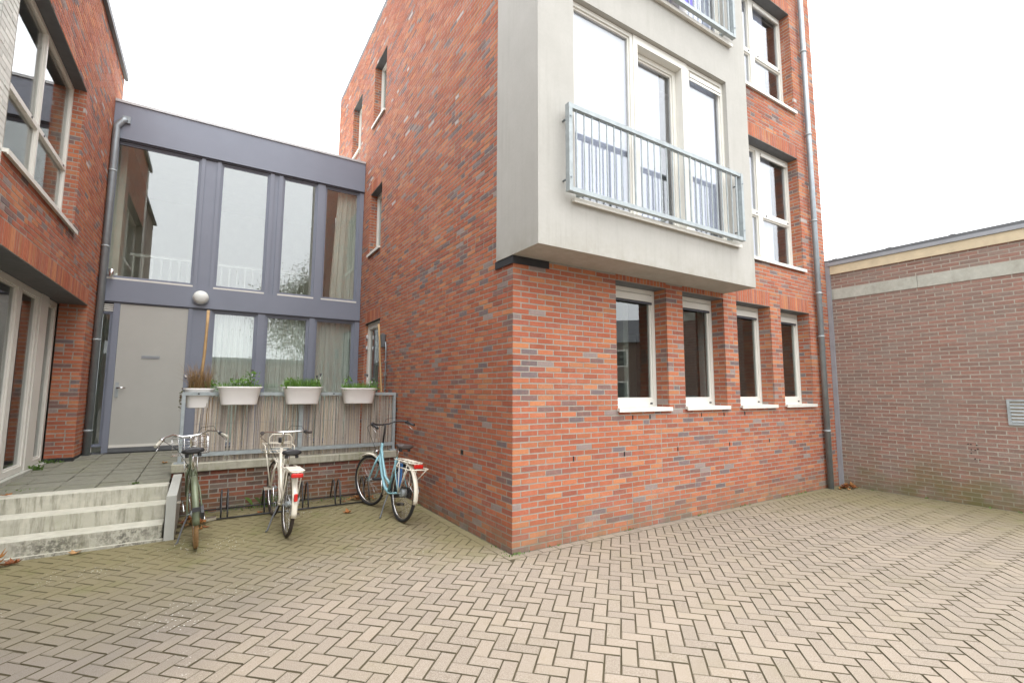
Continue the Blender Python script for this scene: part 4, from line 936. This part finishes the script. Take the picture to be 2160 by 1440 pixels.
# ------------------------------------------------------------------ fallen leaves and weeds
LV = [(.36,.13,.03), (.42,.19,.05), (.28,.09,.025), (.48,.27,.11), (.22,.075,.03)]
def dead_leaf(mb, c, s, rg, flat=.3):
    n = 11; az = rg.uniform(0, 6.28); tx, ty = rg.gauss(0, flat), rg.gauss(0, flat); P_ = []; cu = rg.uniform(.1, .5)
    for i in range(n):
        a = 2*math.pi*i/n; r_ = s*(1 if i % 2 == 0 else .55)*rg.uniform(.75, 1.1); x, y = r_*math.cos(a+az), r_*math.sin(a+az)*.8; P_.append((c[0]+x, c[1]+y, c[2]+.004+abs(tx*x+ty*y)+cu*r_*r_/s))
    col = rg.choice(LV)
    for i in range(n): mb.face([(c[0],c[1],c[2]+.005), P_[i], P_[(i+1) % n]], col)
rg = random.Random(5)
def pile(x, y, z, rx, ry, n, h, label, s=.05):
    q = MB()
    for _ in range(n):
        u, v = rg.gauss(0, .5), rg.gauss(0, .5); dead_leaf(q, (x+u*rx, y+v*ry, z+max(0, h*(1-u*u-v*v))*rg.random()), rg.uniform(.6, 1.1)*s, rg, .5)
    tag(q.build('leaf_pile', M['dry'], None, (x,y,z)), label, 'leaf pile', kind='stuff')
pile(-2.66,2.85,0,.16,.2,46,.1,'heap of brown fallen leaves under the olive green bicycle')
pile(6.5,-.22,0,.16,.1,34,.08,'heap of brown fallen leaves in the corner by the zinc downpipe')
pile(-.62,3.2,0,.18,.1,26,.06,'heap of brown fallen leaves by the front wheel of the blue bicycle')
pile(-4.2,2.22,0,.14,.08,26,.07,'heap of brown fallen leaves at the foot of the concrete steps', .06)
for i, (x, y, z, l) in enumerate([(-3.62,2.27,.0,'single tan fallen leaf lying against the bottom step strip'), (-.98,2.48,0,'single orange fallen leaf lying on the paving between two bicycles'), (-1.95,3.1,.0,'single orange fallen leaf lying behind the bicycle rack bar'), (-1.62,3.12,0,'single brown fallen leaf beside the white bicycle wheel'), (-4.33,3.0,.496,'single brown fallen leaf on the top step'), (-3.02,5.2,.545,'single yellow fallen leaf on the terrace tiles'), (-3.1,4.6,.532,'single brown fallen leaf on the terrace tiles by the railing post')]):
    q = MB(); dead_leaf(q, (x,y,z), .075 if i < 2 else .05, rg, .2); tag(q.build('fallen_leaf', M['dry'], None, (x,y,z)), l, 'leaf', 'single fallen leaves')
q = MB()
def weed(x, y, z, n, h, sp):
    for _ in range(n):
        a = rg.uniform(0, 6.28); bx, by = x+rg.gauss(0, sp), y+rg.gauss(0, sp*.3); hh = h*rg.uniform(.4, 1); l = hh*rg.uniform(.2, .8); wd = .003+.004*rg.random()
        q.face([(bx-wd*math.sin(a), by+wd*math.cos(a), z), (bx+wd*math.sin(a), by-wd*math.cos(a), z), (bx+l*math.cos(a)*.6+wd*math.sin(a), by+l*math.sin(a)*.6, z+hh*.75), (bx+l*math.cos(a), by+l*math.sin(a), z+hh*.8)], rg.choice([(.1,.2,.03), (.14,.24,.05), (.08,.14,.03)]))
for x in (.02,.05,.5,1.6,2.9,3.9,5.0,5.3,5.5): weed(x, -.012, 0, 18, .035, .06)
for y in (.1,.3,2.4,2.5): weed(-.015, y, 0, 10, .03, .03)
for y in (-.3,-.5,-1.2,-1.9,-2.2): weed(6.7, y, 0, 14, .03, .03)
weed(-1.75, 3.42, 0, 120, .2, .09); weed(-2.2, 3.45, 0, 50, .08, .2); weed(-1.0, 3.45, 0, 50, .06, .3); weed(-4.5, 4.7, .53, 60, .1, .03); weed(-4.45, 5.3, .55, 50, .07, .08); weed(-3.28, 3.14, .49, 30, .04, .03); weed(-4.3, 3.3, .49, 30, .03, .1)
tag(q.build('weeds', M['leafg']), 'small green weeds and moss tufts along the wall bases', 'weeds', kind='stuff')

# ------------------------------------------------------------------ across the yard (behind the viewer, seen mirrored in the panes)
def row_house(name, label, c, rot, L, D, eave, ridge, roofm):
    t = thing(name, (0,0,0), label, 'building'); q = MB(); q.box(-L/2,L/2,-D/2,D/2,0,eave); q.build('wall', M['farbrick'], t, local=True); q = MB()
    if ridge > eave:
        v = [(-L/2-.2,-D/2-.3,eave-.1),(L/2+.2,-D/2-.3,eave-.1),(L/2+.2,D/2+.3,eave-.1),(-L/2-.2,D/2+.3,eave-.1),(-L/2-.2,0,ridge),(L/2+.2,0,ridge)]; q.mesh(v, [(0,1,5,4),(2,3,4,5),(1,2,5),(3,0,4),(3,2,1,0)])
    else: q.box(-L/2-.2,L/2+.2,-D/2-.2,D/2+.2,eave,eave+.25)
    rf = q.build('roof', M[roofm], t, local=True)
    n = int(L/4)
    for i in range(n):
        x = -L/2+(i+.5)*L/n
        for z in ((1.0, 3.6) if eave > 5 else (1.0,)):
            q = MB(); q.box(x-.7,x+.7,-D/2-.03,-D/2+.03,z,z+1.4); f = q.build('window', M['frame'], t, local=True); q = MB(); q.box(x-.6,x+.6,-D/2-.04,-D/2-.031,z+.1,z+1.3); q.build('pane', M['dark'], f, local=True)
        if ridge > eave and i % 2 == 0:
            s = (ridge-eave)/(D/2+.3); q = MB()
            for dz, a, b in ((.03,-.45,.45),): q.mesh([(x+a,-D*.3,eave+s*(D*.2+.3)-.1+dz),(x+b,-D*.3,eave+s*(D*.2+.3)-.1+dz),(x+b,-D*.15,eave+s*(D*.35+.3)-.1+dz),(x+a,-D*.15,eave+s*(D*.35+.3)-.1+dz)], [(0,1,2,3)])
            q.build('skylight', M['trim'], rf, local=True)
    t.location = c; t.rotation_euler = (0,0,R(rot))
row_house('row_house', 'long row house with dark pitched roof across the yard', (29,-27,0), 225, 44, 9, 5.7, 8.1, 'rooft')
row_house('storage_building', 'low flat-roofed storage building across the yard', (-8,-38,0), 180, 36, 7, 4.3, 4.3, 'roofdark')
def tree(x, y, h, r_, label):
    t = thing('tree', (x,y,0), label, 'tree'); q = MB(); q.tube([(x,y,0),(x+.05,y,h*.3),(x-.1,y+.1,h*.6),(x,y,h*.9)], [.2,.16,.09,.02], 10); rg2 = random.Random(3)
    cl = []
    for i in range(16):
        a = rg2.uniform(0, 6.28); z = h*rg2.uniform(.32,.8); rr = r_*rg2.uniform(.5,.95)*(1.1-z/h*.6); e = (x+rr*math.cos(a), y+rr*math.sin(a), z+h*.12); q.tube([(x,y,z-h*.05), ((x+e[0])/2,(y+e[1])/2,z+h*.05), e], [.06,.04,.015], 6); cl.append(e)
    q.build('trunk', M['bark'], t); q = MB()
    for e in cl+[(x,y,h*.9)]:
        for _ in range(1500):
            d_ = Vector((rg2.gauss(0,1), rg2.gauss(0,1), rg2.gauss(0,.8)))*r_*.24; c = Vector(e)+d_; n = Vector((rg2.gauss(0,1), rg2.gauss(0,1), rg2.gauss(0,1))).normalized(); a = n.orthogonal()*.045; b = n.cross(a)*.7
            q.face([c-a, c-b, c+a, c+b], rg2.choice([(.06,.085,.025), (.09,.1,.03), (.12,.1,.035)]))
    q.build('crown', M['leafg'], t)
tree(3.2, -20, 9.6, 3.6, 'broad leafy tree standing across the yard')
